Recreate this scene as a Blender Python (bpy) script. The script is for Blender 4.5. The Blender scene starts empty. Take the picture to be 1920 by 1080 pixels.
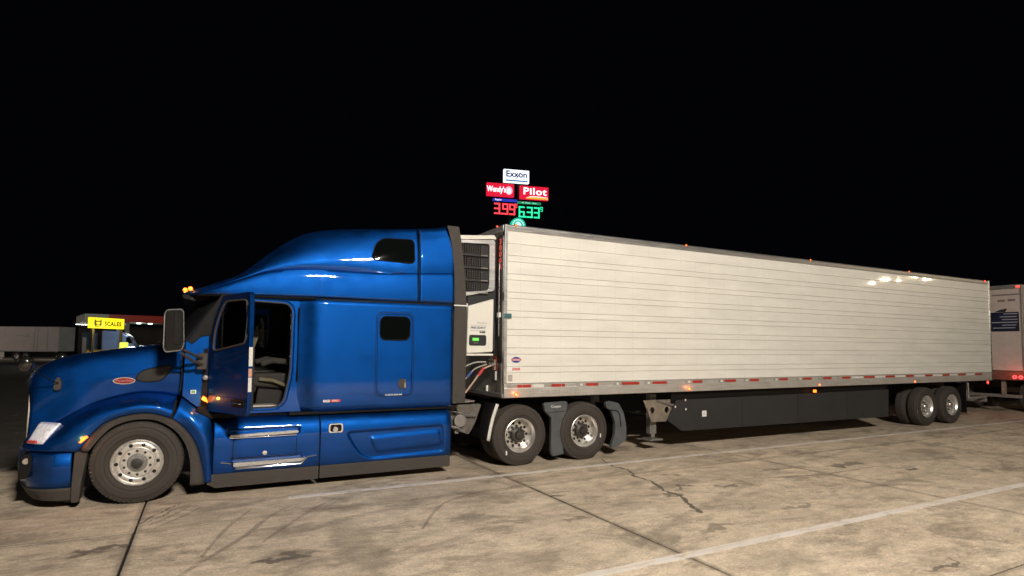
import bpy, bmesh, math, random
from mathutils import Vector, Matrix
from mathutils.bvhtree import BVHTree
random.seed(7)
S = bpy.context.scene
COL = S.collection
PI = math.pi

# ------------------------------------------------------------------ camera, world, exposure
cam_d = bpy.data.cameras.new('camera'); cam = bpy.data.objects.new('camera', cam_d); COL.objects.link(cam)
cF = Vector((0.46225915, 0.88494683, 0.05644101)); cR = Vector((0.88612435, -0.46337976, 0.0079261)); cU = Vector((-0.0331678, -0.04634984, 0.99837447))
cam.matrix_world = Matrix(((cR.x, cU.x, -cF.x, 0.72717), (cR.y, cU.y, -cF.y, -8.75468), (cR.z, cU.z, -cF.z, 2.00163), (0, 0, 0, 1)))
cam_d.sensor_width = 36; cam_d.lens = 1094.0 * 36 / 1920; cam_d.shift_y = 50.44 / 1920
cam_d.clip_start = 0.1; cam_d.clip_end = 1500
S.camera = cam
W = bpy.data.worlds.new('World'); S.world = W; W.use_nodes = True
bg = W.node_tree.nodes['Background']; bg.inputs[0].default_value = (0.20, 0.22, 0.42, 1); bg.inputs[1].default_value = 0.004
S.view_settings.view_transform = 'Standard'; S.view_settings.look = 'None'
S.view_settings.exposure = 0; S.view_settings.gamma = 1; S.view_settings.use_curve_mapping = False
MAST_W = 2800      # watts of each lamp on the near mast
FARM_W = 220     # each lamp on the mast behind the trailer's tail
LOT_W = 1700       # lamps of the far lot

# ------------------------------------------------------------------ materials
MATS = {}
def nt(name):
    m = bpy.data.materials.new(name); m.use_nodes = True
    return m, m.node_tree.nodes, m.node_tree.links, m.node_tree.nodes['Principled BSDF']
def mat(name, col, rough=.5, metal=0, coat=0, spec=.5, var=0, vscale=8, bump=0, bscale=60, crough=.05, streak=None):
    if name in MATS: return MATS[name]
    m, N, L, P = nt(name)
    P.inputs['Base Color'].default_value = (*col, 1); P.inputs['Roughness'].default_value = rough
    P.inputs['Metallic'].default_value = metal; P.inputs['Specular IOR Level'].default_value = spec
    P.inputs['Coat Weight'].default_value = coat; P.inputs['Coat Roughness'].default_value = crough
    g = None
    if var or bump: g = N.new('ShaderNodeNewGeometry')
    if var:
        n = N.new('ShaderNodeTexNoise'); n.inputs['Scale'].default_value = vscale; n.inputs['Detail'].default_value = 6; n.inputs['Roughness'].default_value = .65
        if streak:
            mp = N.new('ShaderNodeMapping'); mp.inputs['Scale'].default_value = streak; L.new(g.outputs['Position'], mp.inputs[0]); L.new(mp.outputs[0], n.inputs['Vector'])
        else: L.new(g.outputs['Position'], n.inputs['Vector'])
        r = N.new('ShaderNodeMapRange'); r.inputs[1].default_value = .3; r.inputs[2].default_value = .7; r.inputs[3].default_value = 1 - var; r.inputs[4].default_value = 1 + var * .6
        L.new(n.outputs[0], r.inputs[0])
        mx = N.new('ShaderNodeMix'); mx.data_type = 'RGBA'; mx.blend_type = 'MULTIPLY'; mx.inputs[0].default_value = 1
        mx.inputs[6].default_value = (*col, 1); L.new(r.outputs[0], mx.inputs[7]); L.new(mx.outputs[2], P.inputs['Base Color'])
        r2 = N.new('ShaderNodeMapRange'); r2.inputs[1].default_value = .3; r2.inputs[2].default_value = .7; r2.inputs[3].default_value = rough * .85; r2.inputs[4].default_value = min(1, rough * 1.2)
        L.new(n.outputs[0], r2.inputs[0]); L.new(r2.outputs[0], P.inputs['Roughness'])
    if bump:
        n = N.new('ShaderNodeTexNoise'); n.inputs['Scale'].default_value = bscale; n.inputs['Detail'].default_value = 4; L.new(g.outputs['Position'], n.inputs['Vector'])
        b = N.new('ShaderNodeBump'); b.inputs['Strength'].default_value = bump; b.inputs['Distance'].default_value = .01
        L.new(n.outputs[0], b.inputs['Height']); L.new(b.outputs[0], P.inputs['Normal'])
    MATS[name] = m; return m
def emit(name, col, s):
    if name in MATS: return MATS[name]
    m, N, L, P = nt(name)
    P.inputs['Base Color'].default_value = (*[c * .5 for c in col], 1); P.inputs['Emission Color'].default_value = (*col, 1); P.inputs['Emission Strength'].default_value = s
    P.inputs['Roughness'].default_value = .4
    MATS[name] = m; return m

blue = mat('blue_metallic_paint', (.0025, .066, .30), .53, .95, coat=.55, crough=.035, var=.16, vscale=3.5)
black = mat('black_plastic', (.005, .0045, .0045), .6, spec=.2, var=.3, vscale=14, bump=.1)
rubber = mat('rubber_trim', (.052, .044, .038), .75, var=.25, vscale=9, bump=.15)
flapm = mat('flap_plastic', (.085, .09, .095), .6, var=.25, vscale=7, bump=.1)
skirtm = mat('skirt_composite', (.022, .022, .0235), .62, var=.12, vscale=3, bump=.12, bscale=90)
tyrem = mat('tyre_rubber', (.05, .041, .035), .82, var=.25, vscale=16, bump=.15, bscale=120)
alu = mat('polished_aluminium', (.72, .71, .70), .28, 1, var=.12, vscale=16)
alur = mat('brushed_aluminium', (.62, .61, .60), .42, .85, var=.18, vscale=5, streak=(.4, 1, 6))
rimm = mat('wheel_aluminium', (.78, .75, .71), .33, .8, var=.22, vscale=26)
chrome = mat('chrome', (.85, .85, .87), .1, 1)
steel = mat('dull_steel', (.28, .27, .26), .5, .6, var=.3, vscale=12)
grime = mat('dirty_chassis_metal', (.045, .04, .036), .7, .3, var=.5, vscale=9, bump=.3, bscale=30)
tanm = mat('dusty_painted_steel', (.21, .175, .135), .7, 0, var=.35, vscale=10)
panelm = mat('white_panel_paint', (.80, .775, .715), .36, 0, coat=.25, crough=.04, var=.10, vscale=2.6, bump=.35, bscale=9, streak=(.35, 1, 1.6))
whitep = mat('white_gelcoat', (.78, .75, .68), .35, 0, coat=.3, var=.05, vscale=6)
greyp = mat('grey_weathered_metal', (.30, .28, .26), .45, .5, var=.25, vscale=7, streak=(3, 3, .5))
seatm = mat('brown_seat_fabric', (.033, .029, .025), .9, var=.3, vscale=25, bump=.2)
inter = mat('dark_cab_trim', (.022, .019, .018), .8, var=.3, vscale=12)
curt = mat('tan_curtain_cloth', (.13, .115, .07), .9, var=.2, vscale=15)
redr = mat('red_reflector', (.42, .035, .02), .35, var=.2, vscale=30)
whr = mat('silver_reflector', (.72, .70, .66), .35, var=.15, vscale=30)
greyr = mat('faded_reflector', (.32, .31, .28), .45, var=.2, vscale=30)
redp = mat('red_print', (.62, .05, .04), .4); bluep = mat('blue_print', (.03, .05, .25), .4); blackp = mat('black_print', (.02, .02, .022), .45)
whp = mat('white_print', (.8, .8, .78), .4); greenp = mat('green_print', (.05, .35, .2), .4); greyprint = mat('grey_print', (.4, .36, .34), .5)
amber = emit('amber_lamp', (1, .15, .01), 4.5); redl = emit('red_lamp', (1, .04, .03), 5); coolw = emit('cool_lamp', (.8, 1, .97), 6)
amber2 = emit('amber_lamp_bright', (1, .13, .01), 6)
masthead = emit('mast_lamp_lens', (1, .95, .88), 110)
greenl = emit('green_display', (.08, .8, .06), .7)
def glass(name='dark_glass', tint=(.003, .004, .004), rough=.04):
    if name in MATS: return MATS[name]
    m, N, L, P = nt(name); P.inputs['Base Color'].default_value = (*tint, 1); P.inputs['Roughness'].default_value = rough; P.inputs['Specular IOR Level'].default_value = .35
    MATS[name] = m; return m
dglass = glass(); 
def clear():
    m, N, L, P = nt('clear_glass')
    t = N.new('ShaderNodeBsdfTransparent'); t.inputs[0].default_value = (.62, .66, .66, 1)
    g = N.new('ShaderNodeBsdfGlossy'); g.inputs['Roughness'].default_value = .03
    f = N.new('ShaderNodeFresnel'); f.inputs[0].default_value = 1.5
    mx = N.new('ShaderNodeMixShader'); L.new(f.outputs[0], mx.inputs[0]); L.new(t.outputs[0], mx.inputs[1]); L.new(g.outputs[0], mx.inputs[2])
    L.new(mx.outputs[0], N['Material Output'].inputs[0]); return m
cglass = clear()
mirrorm = mat('mirror_glass', (.5, .5, .5), .03, 1)
lensm = mat('headlamp_lens', (.88, .84, .88), .3, .0, coat=1, var=.45, vscale=30)
lensm.node_tree.nodes['Principled BSDF'].inputs['Emission Color'].default_value = (.95, .92, 1, 1); lensm.node_tree.nodes['Principled BSDF'].inputs['Emission Strength'].default_value = .14

# ------------------------------------------------------------------ mesh builder
class MB:
    def __init__(s): s.v = []; s.f = []; s.m = []
    def add(s, v, f, m=0):
        b = len(s.v); s.v += [tuple(p) for p in v]; s.f += [tuple(i + b for i in q) for q in f]; s.m += [m] * len(f); return s
    def box(s, x0, x1, y0, y1, z0, z1, m=0, M=None):
        v = [Vector((x, y, z)) for z in (z0, z1) for y in (y0, y1) for x in (x0, x1)]
        if M: v = [M @ p for p in v]
        return s.add(v, [(0, 2, 3, 1), (4, 5, 7, 6), (0, 1, 5, 4), (2, 6, 7, 3), (0, 4, 6, 2), (1, 3, 7, 5)], m)
    def cyl(s, p0, p1, r0, r1=None, n=16, m=0, caps=True):
        p0 = Vector(p0); p1 = Vector(p1); r1 = r0 if r1 is None else r1
        d = (p1 - p0).normalized(); a = d.orthogonal().normalized(); b = d.cross(a)
        v = [p + (a * math.cos(2 * PI * i / n) + b * math.sin(2 * PI * i / n)) * r for p, r in ((p0, r0), (p1, r1)) for i in range(n)]
        f = [(i, (i + 1) % n, n + (i + 1) % n, n + i) for i in range(n)]
        if caps: f += [tuple(range(n))[::-1], tuple(range(n, 2 * n))]
        return s.add(v, f, m)
    def prism(s, poly, lo, hi, ax='y', m=0):
        n = len(poly)
        P = {'y': lambda a, b, t: (a, t, b), 'x': lambda a, b, t: (t, a, b), 'z': lambda a, b, t: (a, b, t)}[ax]
        v = [P(a, b, lo) for a, b in poly] + [P(a, b, hi) for a, b in poly]
        return s.add(v, [tuple(range(n))[::-1], tuple(range(n, 2 * n))] + [(i, (i + 1) % n, n + (i + 1) % n, n + i) for i in range(n)], m)
    def lathe(s, prof, c=(0, 0, 0), n=48, m=0, closed=False):   # prof [(y, r)] round the Y axis
        v = []
        for y, r in prof:
            for i in range(n):
                a = 2 * PI * i / n; v.append((c[0] + r * math.cos(a), c[1] + y, c[2] + r * math.sin(a)))
        f = []; K = len(prof)
        for k in range(K if closed else K - 1):
            k2 = (k + 1) % K
            for i in range(n): f.append((k * n + i, k * n + (i + 1) % n, k2 * n + (i + 1) % n, k2 * n + i))
        return s.add(v, f, m)
    def grid(s, P, m=0, flip=False):
        R = len(P); C_ = len(P[0]); v = [p for r in P for p in r]; f = []
        for i in range(R - 1):
            for j in range(C_ - 1):
                q = (i * C_ + j, i * C_ + j + 1, (i + 1) * C_ + j + 1, (i + 1) * C_ + j); f.append(q[::-1] if flip else q)
        return s.add(v, f, m)
    def tube(s, path, r, n=8, m=0):
        path = [Vector(p) for p in path]; v = []; up = Vector((0, 0, 1))
        for i, p in enumerate(path):
            d = (path[min(i + 1, len(path) - 1)] - path[max(i - 1, 0)]).normalized()
            a = d.cross(up); a = a.normalized() if a.length > 1e-3 else Vector((1, 0, 0)); b = d.cross(a)
            v += [p + (a * math.cos(2 * PI * k / n) + b * math.sin(2 * PI * k / n)) * r for k in range(n)]
        f = [(i * n + k, i * n + (k + 1) % n, (i + 1) * n + (k + 1) % n, (i + 1) * n + k) for i in range(len(path) - 1) for k in range(n)]
        f += [tuple(range(n)), tuple(range((len(path) - 1) * n, len(path) * n))[::-1]]
        return s.add(v, f, m)
    def mirror(s, c=1.3):          # adds the copy on the far side of the truck
        v = [(p[0], 2 * c - p[1], p[2]) for p in s.v]; f = [q[::-1] for q in s.f]; m = list(s.m); b = len(s.v)
        s.v += v; s.f += [tuple(i + b for i in q) for q in f]; s.m += m; return s
    def mesh(s, name, mats, ang=35):
        me = bpy.data.meshes.new(name); me.from_pydata(s.v, [], s.f)
        for m in (mats if isinstance(mats, (list, tuple)) else [mats]): me.materials.append(m)
        me.polygons.foreach_set('material_index', s.m)
        bm = bmesh.new(); bm.from_mesh(me); bmesh.ops.recalc_face_normals(bm, faces=bm.faces); bm.to_mesh(me); bm.free()
        me.polygons.foreach_set('use_smooth', [True] * len(s.f)); me.set_sharp_from_angle(angle=math.radians(ang)); me.update()
        return me
    def build(s, name, mats, parent=None, ang=35, bevel=0, loc=None, solid=0, seg=2):
        return put(name, s.mesh(name, mats, ang), parent, loc, bevel=bevel, solid=solid, seg=seg)
    def pair(s, name, mats, parent=None, ang=35, **k):          # near-side piece and its twin on the far side
        a = s.build(name, mats, parent, ang, **k); s.v = [(p[0], 2.6 - p[1], p[2]) for p in s.v]; s.build(name, mats, parent, ang, **k); return a
WL = {}
def put(name, me, parent=None, loc=None, bevel=0, solid=0, seg=2):
    """link a mesh; its vertices are world coordinates (shifted by loc) when the parent is unrotated"""
    o = bpy.data.objects.new(name, me); COL.objects.link(o)
    w = Vector(loc) if loc else Vector((0, 0, 0))
    if parent:
        o.parent = parent; o.location = w - WL.get(parent.name, Vector((0, 0, 0)))
    else: o.location = w
    WL[o.name] = w
    if solid:
        md = o.modifiers.new('solid', 'SOLIDIFY'); md.thickness = solid; md.offset = 0
    if bevel:
        md = o.modifiers.new('bevel', 'BEVEL'); md.width = bevel; md.segments = seg; md.limit_method = 'ANGLE'; md.angle_limit = math.radians(35)
    return o
def thing(name, label, cat, loc, rz=0, group=None):
    o = bpy.data.objects.new(name, None); COL.objects.link(o); o.location = loc; o.rotation_euler = (0, 0, rz); o.empty_display_size = .3
    o['label'] = label; o['category'] = cat
    if group: o['group'] = group
    WL[o.name] = Vector(loc) if rz == 0 else Vector((0, 0, 0)); return o
def local(o): WL[o.name] = Vector((0, 0, 0)); return o      # children of this thing are written in its own coordinates
def tag(o, label, cat, group=None):
    o['label'] = label; o['category'] = cat
    if group: o['group'] = group
    return o
def copy_tree(o, parent=None):
    c = o.copy(); COL.objects.link(c)
    if parent: c.parent = parent
    for ch in list(o.children): copy_tree(ch, c)
    return c
def text(name, body, size, m, parent, loc, rot=(PI / 2, 0, 0), ext=.001, align='CENTER', bold=0, sx=1, space=1, line=1):
    cu = bpy.data.curves.new(name, 'FONT'); cu.body = body; cu.size = size; cu.extrude = ext; cu.align_x = align; cu.align_y = 'CENTER'; cu.offset = bold
    cu.space_character = space; cu.space_line = line; cu.resolution_u = 3
    t = bpy.data.objects.new(name, cu); COL.objects.link(t)
    me = bpy.data.meshes.new_from_object(t); bpy.data.objects.remove(t); me.materials.clear(); me.materials.append(m)
    me.transform(Matrix.Rotation(rot[2], 4, 'Z') @ Matrix.Rotation(rot[1], 4, 'Y') @ Matrix.Rotation(rot[0], 4, 'X') @ Matrix.Diagonal((sx, 1, 1, 1)))
    me.name = name
    return put(name, me, parent, loc)
def lerp_table(T, x):
    if x <= T[0][0]: return T[0][1]
    for (a, va), (b, vb) in zip(T, T[1:]):
        if x <= b: t = (x - a) / (b - a); return va + (vb - va) * t
    return T[-1][1]
def cr(pts, n):      # Catmull-Rom through points, n samples
    P = [Vector(p) for p in pts]; K = len(P); out = []
    for i in range(n):
        u = i / (n - 1) * (K - 1); k = min(int(u), K - 2); t = u - k
        a = P[max(k - 1, 0)]; b = P[k]; c = P[k + 1]; d = P[min(k + 2, K - 1)]
        out.append(.5 * ((2 * b) + (c - a) * t + (2 * a - 5 * b + 4 * c - d) * t * t + (3 * b - a - 3 * c + d) * t ** 3))
    return out
def smooth_table(T, x):
    K = len(T)
    if x <= T[0][0]: return T[0][1]
    if x >= T[-1][0]: return T[-1][1]
    for k in range(K - 1):
        if x <= T[k + 1][0]:
            x0, y0 = T[k]; x1, y1 = T[k + 1]; h = x1 - x0
            m0 = (y1 - T[k - 1][1]) / (x1 - T[k - 1][0]) if k > 0 else (y1 - y0) / h
            m1 = (T[k + 2][1] - y0) / (T[k + 2][0] - x0) if k < K - 2 else (y1 - y0) / h
            t = (x - x0) / h
            return (2 * t ** 3 - 3 * t * t + 1) * y0 + (t ** 3 - 2 * t * t + t) * h * m0 + (-2 * t ** 3 + 3 * t * t) * y1 + (t ** 3 - t * t) * h * m1
def rrect(x0, x1, z0, z1, r, n=6):
    rs = r if isinstance(r, (list, tuple)) else [r] * 4    # bl, br, tr, tl
    out = []
    for (cx, cz, a0, rr) in ((x0 + rs[0], z0 + rs[0], PI, rs[0]), (x1 - rs[1], z0 + rs[1], 1.5 * PI, rs[1]), (x1 - rs[2], z1 - rs[2], 0, rs[2]), (x0 + rs[3], z1 - rs[3], .5 * PI, rs[3])):
        for k in range(n + 1):
            a = a0 + .5 * PI * k / n; out.append((cx + rr * math.cos(a), cz + rr * math.sin(a)))
    return out
def round_poly(P, r, n=5):
    out = []; K = len(P)
    for i in range(K):
        p = Vector(P[i]); a = (Vector(P[i - 1]) - p); b = (Vector(P[(i + 1) % K]) - p); rr = min(r, a.length * .45, b.length * .45)
        A = p + a.normalized() * rr; B = p + b.normalized() * rr
        for k in range(n + 1):
            t = k / n; q = A * (1 - t) ** 2 + p * 2 * t * (1 - t) + B * t * t; out.append((q.x, q.y))
    return out
def ring_plate(outer, holes, y0, y1, m=0):      # plate in XZ with holes, thickness y0..y1
    bm = bmesh.new(); edges = []
    for loop in [outer] + holes:
        vs = [bm.verts.new((a, y0, b)) for a, b in loop]
        edges += [bm.edges.new((vs[i], vs[(i + 1) % len(vs)])) for i in range(len(vs))]
    bmesh.ops.triangle_fill(bm, edges=edges, use_beauty=True, use_dissolve=False)
    geo = bmesh.ops.extrude_face_region(bm, geom=list(bm.faces))
    bmesh.ops.translate(bm, verts=[g for g in geo['geom'] if isinstance(g, bmesh.types.BMVert)], vec=(0, y1 - y0, 0))
    bm.verts.index_update(); mb = MB(); mb.add([v.co[:] for v in bm.verts], [[v.index for v in f.verts] for f in bm.faces], m); bm.free(); return mb
class Skin:          # near side of a body part, to lay windows, seams and badges on
    def __init__(s, *mbs):
        v = []; f = []
        for mb in mbs:
            b = len(v); v += mb.v; f += [tuple(i + b for i in q) for q in mb.f]
        s.t = BVHTree.FromPolygons([Vector(p) for p in v], f)
    def y(s, x, z, d=.1):
        h = s.t.ray_cast(Vector((x, -3, z)), Vector((0, 1, 0)))
        return (h[0].y if h[0] else d) - .0065
    def patch(s, outline, off=.004, thick=.012, rings=4, m=0, bulge=0):
        cx = sum(p[0] for p in outline) / len(outline); cz = sum(p[1] for p in outline) / len(outline); n = len(outline)
        v = []; f = []
        for k in range(rings):
            t = 1 - k / rings
            for a, b in outline:
                x = cx + (a - cx) * t; z = cz + (b - cz) * t; v.append((x, s.y(x, z) - off - bulge * (1 - t * t), z))
        v.append((cx, s.y(cx, cz) - off - bulge, cz))
        for k in range(rings - 1):
            for i in range(n): f.append((k * n + i, k * n + (i + 1) % n, (k + 1) * n + (i + 1) % n, (k + 1) * n + i))
        k = rings - 1
        for i in range(n): f.append((k * n + i, k * n + (i + 1) % n, len(v) - 1))
        b = len(v)
        for a, c in outline: v.append((a, s.y(a, c) + thick, c))
        for i in range(n): f.append((i, (i + 1) % n, b + (i + 1) % n, b + i))
        return MB().add(v, f, m)
    def band(s, path, w=.008, off=.002, m=0, closed=False):
        P = [Vector(p) for p in path]; 
        Q = []; L_ = P + ([P[0]] if closed else [])
        for a, b in zip(L_, L_[1:]):
            k = max(1, int((b - a).length / .06))
            for i in range(k): Q.append(a.lerp(b, i / k))
        if not closed: Q.append(L_[-1])
        v = []; K = len(Q)
        for i, p in enumerate(Q):
            a = Q[i - 1] if (i or closed) else p; b = Q[(i + 1) % K] if (i < K - 1 or closed) else p
            d = (b - a).normalized(); nn = Vector((-d.y, d.x)) * w / 2
            y0 = s.y(p.x, p.y)
            for sg in (-1, 1):
                q = p + nn * sg; v.append((q.x, y0 - off, q.y)); v.append((q.x, y0 + .01, q.y))
        f = []
        for i in range(K if closed else K - 1):
            a = i * 4; b = ((i + 1) % K) * 4
            f += [(a, b, b + 2, a + 2), (a, a + 1, b + 1, b), (a + 2, b + 2, b + 3, a + 3)]
        return MB().add(v, f, m)
def light(name, loc, w, col=(1, .86, .66), r=.12, parent=None):
    l = bpy.data.lights.new(name, 'POINT'); l.energy = w; l.color = col; l.shadow_soft_size = r
    o = bpy.data.objects.new(name, l); COL.objects.link(o); o.location = Vector(loc) - (WL[parent.name] if parent else Vector((0, 0, 0))); o.parent = parent; return o

# ------------------------------------------------------------------ ground
def concrete(paint=False):
    m, N, L, P = nt({True: 'worn_line_paint', False: 'stained_concrete', 'mark': 'tyre_marked_concrete'}[paint])
    g = N.new('ShaderNodeNewGeometry')
    def noise(scale, sc=(1, 1, 1), det=6, rough=.6, rot=0, off=(0, 0, 0), dist=0):
        mp = N.new('ShaderNodeMapping'); mp.inputs['Scale'].default_value = sc; mp.inputs['Rotation'].default_value = (0, 0, rot); mp.inputs['Location'].default_value = off
        L.new(g.outputs['Position'], mp.inputs[0]); n = N.new('ShaderNodeTexNoise'); n.inputs['Scale'].default_value = scale; n.inputs['Detail'].default_value = det; n.inputs['Roughness'].default_value = rough
        n.inputs['Distortion'].default_value = dist; L.new(mp.outputs[0], n.inputs['Vector']); return n.outputs[0]
    def rng(v, a, b, c, d):
        r = N.new('ShaderNodeMapRange'); r.interpolation_type = 'SMOOTHSTEP'
        for i, x in enumerate((a, b, c, d)): r.inputs[i + 1].default_value = x
        L.new(v, r.inputs[0]); return r.outputs[0]
    def mth(op, a, b):
        n = N.new('ShaderNodeMath'); n.operation = op
        for i, x in enumerate((a, b)):
            if isinstance(x, (int, float)): n.inputs[i].default_value = x
            else: L.new(x, n.inputs[i])
        return n.outputs[0]
    def mix(f, a, b, mode='MIX'):
        n = N.new('ShaderNodeMix'); n.data_type = 'RGBA'; n.blend_type = mode
        for i, x in ((0, f), (6, a), (7, b)):
            if isinstance(x, (int, float)): n.inputs[i].default_value = x
            elif isinstance(x, tuple): n.inputs[i].default_value = (*x, 1)
            else: L.new(x, n.inputs[i])
        return n.outputs[2]
    big = noise(.55, det=5); mid = noise(2.2, (.8, 1.15, 1), 9, .74, .3, dist=.25); fine = noise(38, det=5, rough=.7)
    streak = noise(1.5, (.55, 1.2, 1), 9, .72, .35, (4, 2, 0), .4)
    c = mix(rng(big, .35, .68, 0, 1), (.60, .48, .36), (.72, .585, .44))
    c = mix(rng(mid, .50, .68, 0, .55), c, (.80, .68, .52))
    c = mix(rng(streak, .50, .64, 0, .72), c, (.31, .245, .185))
    c = mix(rng(noise(1.05, (.75, 1.1, 1), 9, .72, -.35, (9, 1, 0), .4), .52, .64, 0, .70), c, (.26, .21, .155))
    c = mix(rng(noise(.8, (1, 1, 1), 6, .6, 0, (31, 7, 0), .4), .60, .72, 0, .35), c, (.25, .25, .17))
    # oil spots and the larger damp patches
    sp = N.new('ShaderNodeTexVoronoi'); sp.inputs['Scale'].default_value = 1.5; mp = N.new('ShaderNodeMapping'); mp.inputs['Scale'].default_value = (.45, 1.3, 1); mp.inputs['Rotation'].default_value = (0, 0, .25)
    dn = N.new('ShaderNodeTexNoise'); dn.inputs['Scale'].default_value = 3.5; dn.inputs['Detail'].default_value = 5; L.new(g.outputs['Position'], dn.inputs['Vector'])
    sub = N.new('ShaderNodeVectorMath'); sub.operation = 'MULTIPLY_ADD'; sub.inputs[1].default_value = (.7, .7, 0); L.new(dn.outputs['Color'], sub.inputs[0]); L.new(g.outputs['Position'], sub.inputs[2])
    L.new(sub.outputs[0], mp.inputs[0]); L.new(mp.outputs[0], sp.inputs['Vector'])
    spots = mth('MULTIPLY', rng(sp.outputs['Distance'], .05, .13, 1, 0), rng(sp.outputs['Color'], .55, .7, 0, 1))
    c = mix(mth('MULTIPLY', spots, .85), c, (.10, .085, .07))
    wetfac = None
    for (x, y, rx, ry, st) in ((2.15, -2.75, .30, .95, .75), (1.42, -2.70, .36, .10, .85), (-.18, -1.78, .30, .09, .7), (4.0, -1.5, .5, .55, .35), (3.1, -1.1, .35, .3, .4), (5.3, -2.7, .6, .35, .4), (7.2, -3.3, .9, .3, .4), (8.2, -1.9, 1.2, .28, .35), (12.5, -2.2, 1.6, .5, .35), (5.7, -4.9, .35, .3, .45), (.9, -.9, .5, .18, .45), (3.4, -3.9, .7, .3, .35)):
        s_ = N.new('ShaderNodeVectorMath'); s_.operation = 'SUBTRACT'; s_.inputs[1].default_value = (x + .35, y + .35, 0); L.new(sub.outputs[0], s_.inputs[0])
        d_ = N.new('ShaderNodeVectorMath'); d_.operation = 'DIVIDE'; d_.inputs[1].default_value = (rx, ry, 1); L.new(s_.outputs[0], d_.inputs[0])
        l_ = N.new('ShaderNodeVectorMath'); l_.operation = 'LENGTH'; L.new(d_.outputs[0], l_.inputs[0])
        f = rng(l_.outputs['Value'], .55, 1.25, st * .8, 0)
        wetfac = f if wetfac is None else mth('MAXIMUM', wetfac, f)
    c = mix(mth('MULTIPLY', wetfac, rng(mid, .38, .55, .55, 1)), c, (.24, .20, .14))
    for (x, y, rx, ry, st) in ((1.36, -2.72, .34, .06, .9), (-.15, -1.77, .26, .055, .8), (6.9, -5.7, .35, .05, .8), (6.5, -2.6, .22, .05, .8), (7.0, -2.3, .22, .05, .8), (7.7, -2.5, .3, .05, .7), (9.3, -2.0, .4, .08, .6), (10.8, -2.3, .5, .09, .7), (13, -2.7, .6, .1, .5), (7.6, -3.7, .3, .06, .6), (4.7, -2.9, .25, .05, .6), (5.9, -3.9, .25, .07, .6)):
        s_ = N.new('ShaderNodeVectorMath'); s_.operation = 'SUBTRACT'; s_.inputs[1].default_value = (x + .35, y + .35, 0); L.new(sub.outputs[0], s_.inputs[0])
        d_ = N.new('ShaderNodeVectorMath'); d_.operation = 'DIVIDE'; d_.inputs[1].default_value = (rx, ry, 1); L.new(s_.outputs[0], d_.inputs[0])
        l_ = N.new('ShaderNodeVectorMath'); l_.operation = 'LENGTH'; L.new(d_.outputs[0], l_.inputs[0])
        c = mix(rng(l_.outputs['Value'], .7, 1.2, st, 0), c, (.15, .12, .095))
    # tyre scuffs: thin dark curved bands
    wv = N.new('ShaderNodeTexWave'); wv.inputs['Scale'].default_value = .22; wv.inputs['Distortion'].default_value = 5; wv.inputs['Detail'].default_value = 3; wv.inputs['Detail Scale'].default_value = .6
    mp2 = N.new('ShaderNodeMapping'); mp2.inputs['Rotation'].default_value = (0, 0, 1.25); L.new(g.outputs['Position'], mp2.inputs[0]); L.new(mp2.outputs[0], wv.inputs['Vector'])
    c = mix(mth('MULTIPLY', rng(wv.outputs['Fac'], .96, 1.0, 0, .22), rng(big, .4, .55, 0, 1)), c, (.15, .13, .10))
    c = mix(1, c, rng(fine, .32, .68, .80, 1.14), 'MULTIPLY'); c = mix(1, c, rng(noise(4.5, (.8, 1.2, 1), 10, .78, .2, (2, 8, 0), .3), .36, .64, .80, 1.12), 'MULTIPLY')
    oi = N.new('ShaderNodeObjectInfo')
    if not paint:
        c = mix(1, c, rng(oi.outputs['Random'], 0, 1, .93, 1.05), 'MULTIPLY')
        tc = N.new('ShaderNodeTexCoord'); sx = N.new('ShaderNodeSeparateXYZ'); L.new(tc.outputs['Object'], sx.inputs[0])      # dirt gathered along the slab edges
        e_ = mth('MINIMUM', mth('MINIMUM', sx.outputs[0], mth('SUBTRACT', 4.786, sx.outputs[0])), mth('MINIMUM', sx.outputs[1], mth('SUBTRACT', 4.726, sx.outputs[1])))
        c = mix(rng(mth('ADD', e_, mth('MULTIPLY', mid, -.09)), -.035, .022, .40, 0), c, (.12, .095, .07))
    if paint:
        w = mth('MULTIPLY', rng(noise(7, (.5, 1.6, 1), 8, .75), .34, .52, 0, 1), rng(noise(1.1, det=4, off=(3, 5, 0)), .25, .6, .6, 1.0))
        c = mix(mth('MULTIPLY', w, .92 if paint is True else .55), c, (.80, .74, .70) if paint is True else (.13, .105, .085))
    L.new(c, P.inputs['Base Color'])
    L.new(rng(mid, .3, .7, .62, .85), P.inputs['Roughness'])
    b = N.new('ShaderNodeBump'); b.inputs['Strength'].default_value = .5; b.inputs['Distance'].default_value = .006
    L.new(mth('ADD', fine, mth('MULTIPLY', mid, 2)), b.inputs['Height']); L.new(b.outputs[0], P.inputs['Normal'])
    return m
conc = concrete(); paintm = concrete(True)
jointm = mat('joint_sealant', (.015, .012, .01), .85, var=.4, vscale=9)
g = MB().box(-260, 300, -60, 420, -.6, -.030).build('ground', mat('far_lot_asphalt', (.16, .135, .115), .9, var=.4, vscale=.4, bump=.2)); g['kind'] = 'structure'
lot = MB().box(-60, 90, -30, 75, -.029, -.02).build('concrete_lot', jointm); lot['kind'] = 'structure'
SX, SY = 4.81, 4.75
sl = MB().box(0, SX - .024, 0, SY - .024, -.018, 0).mesh('slab', conc)
for i in range(-9, 15):
    for j in range(-4, 14):
        if i < 0 and j >= 1: continue
        o = put('slab', sl, lot, (.111 + .012 + SX * i, -1.25 + .012 + SY * j, 0)); o.modifiers.new('bevel', 'BEVEL').width = .004; o['kind'] = 'structure'
o = MB().box(-60, .10, 3.515, 62, -.019, -.004).build('ground_shade_sheet', mat('ground_shade_dark', (.075, .062, .05), .85, var=.4, vscale=1.5, bump=.3, bscale=40)); o['kind'] = 'structure'  # dark sheet instead of slabs: dimness ahead of the truck painted as ground colour
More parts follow.
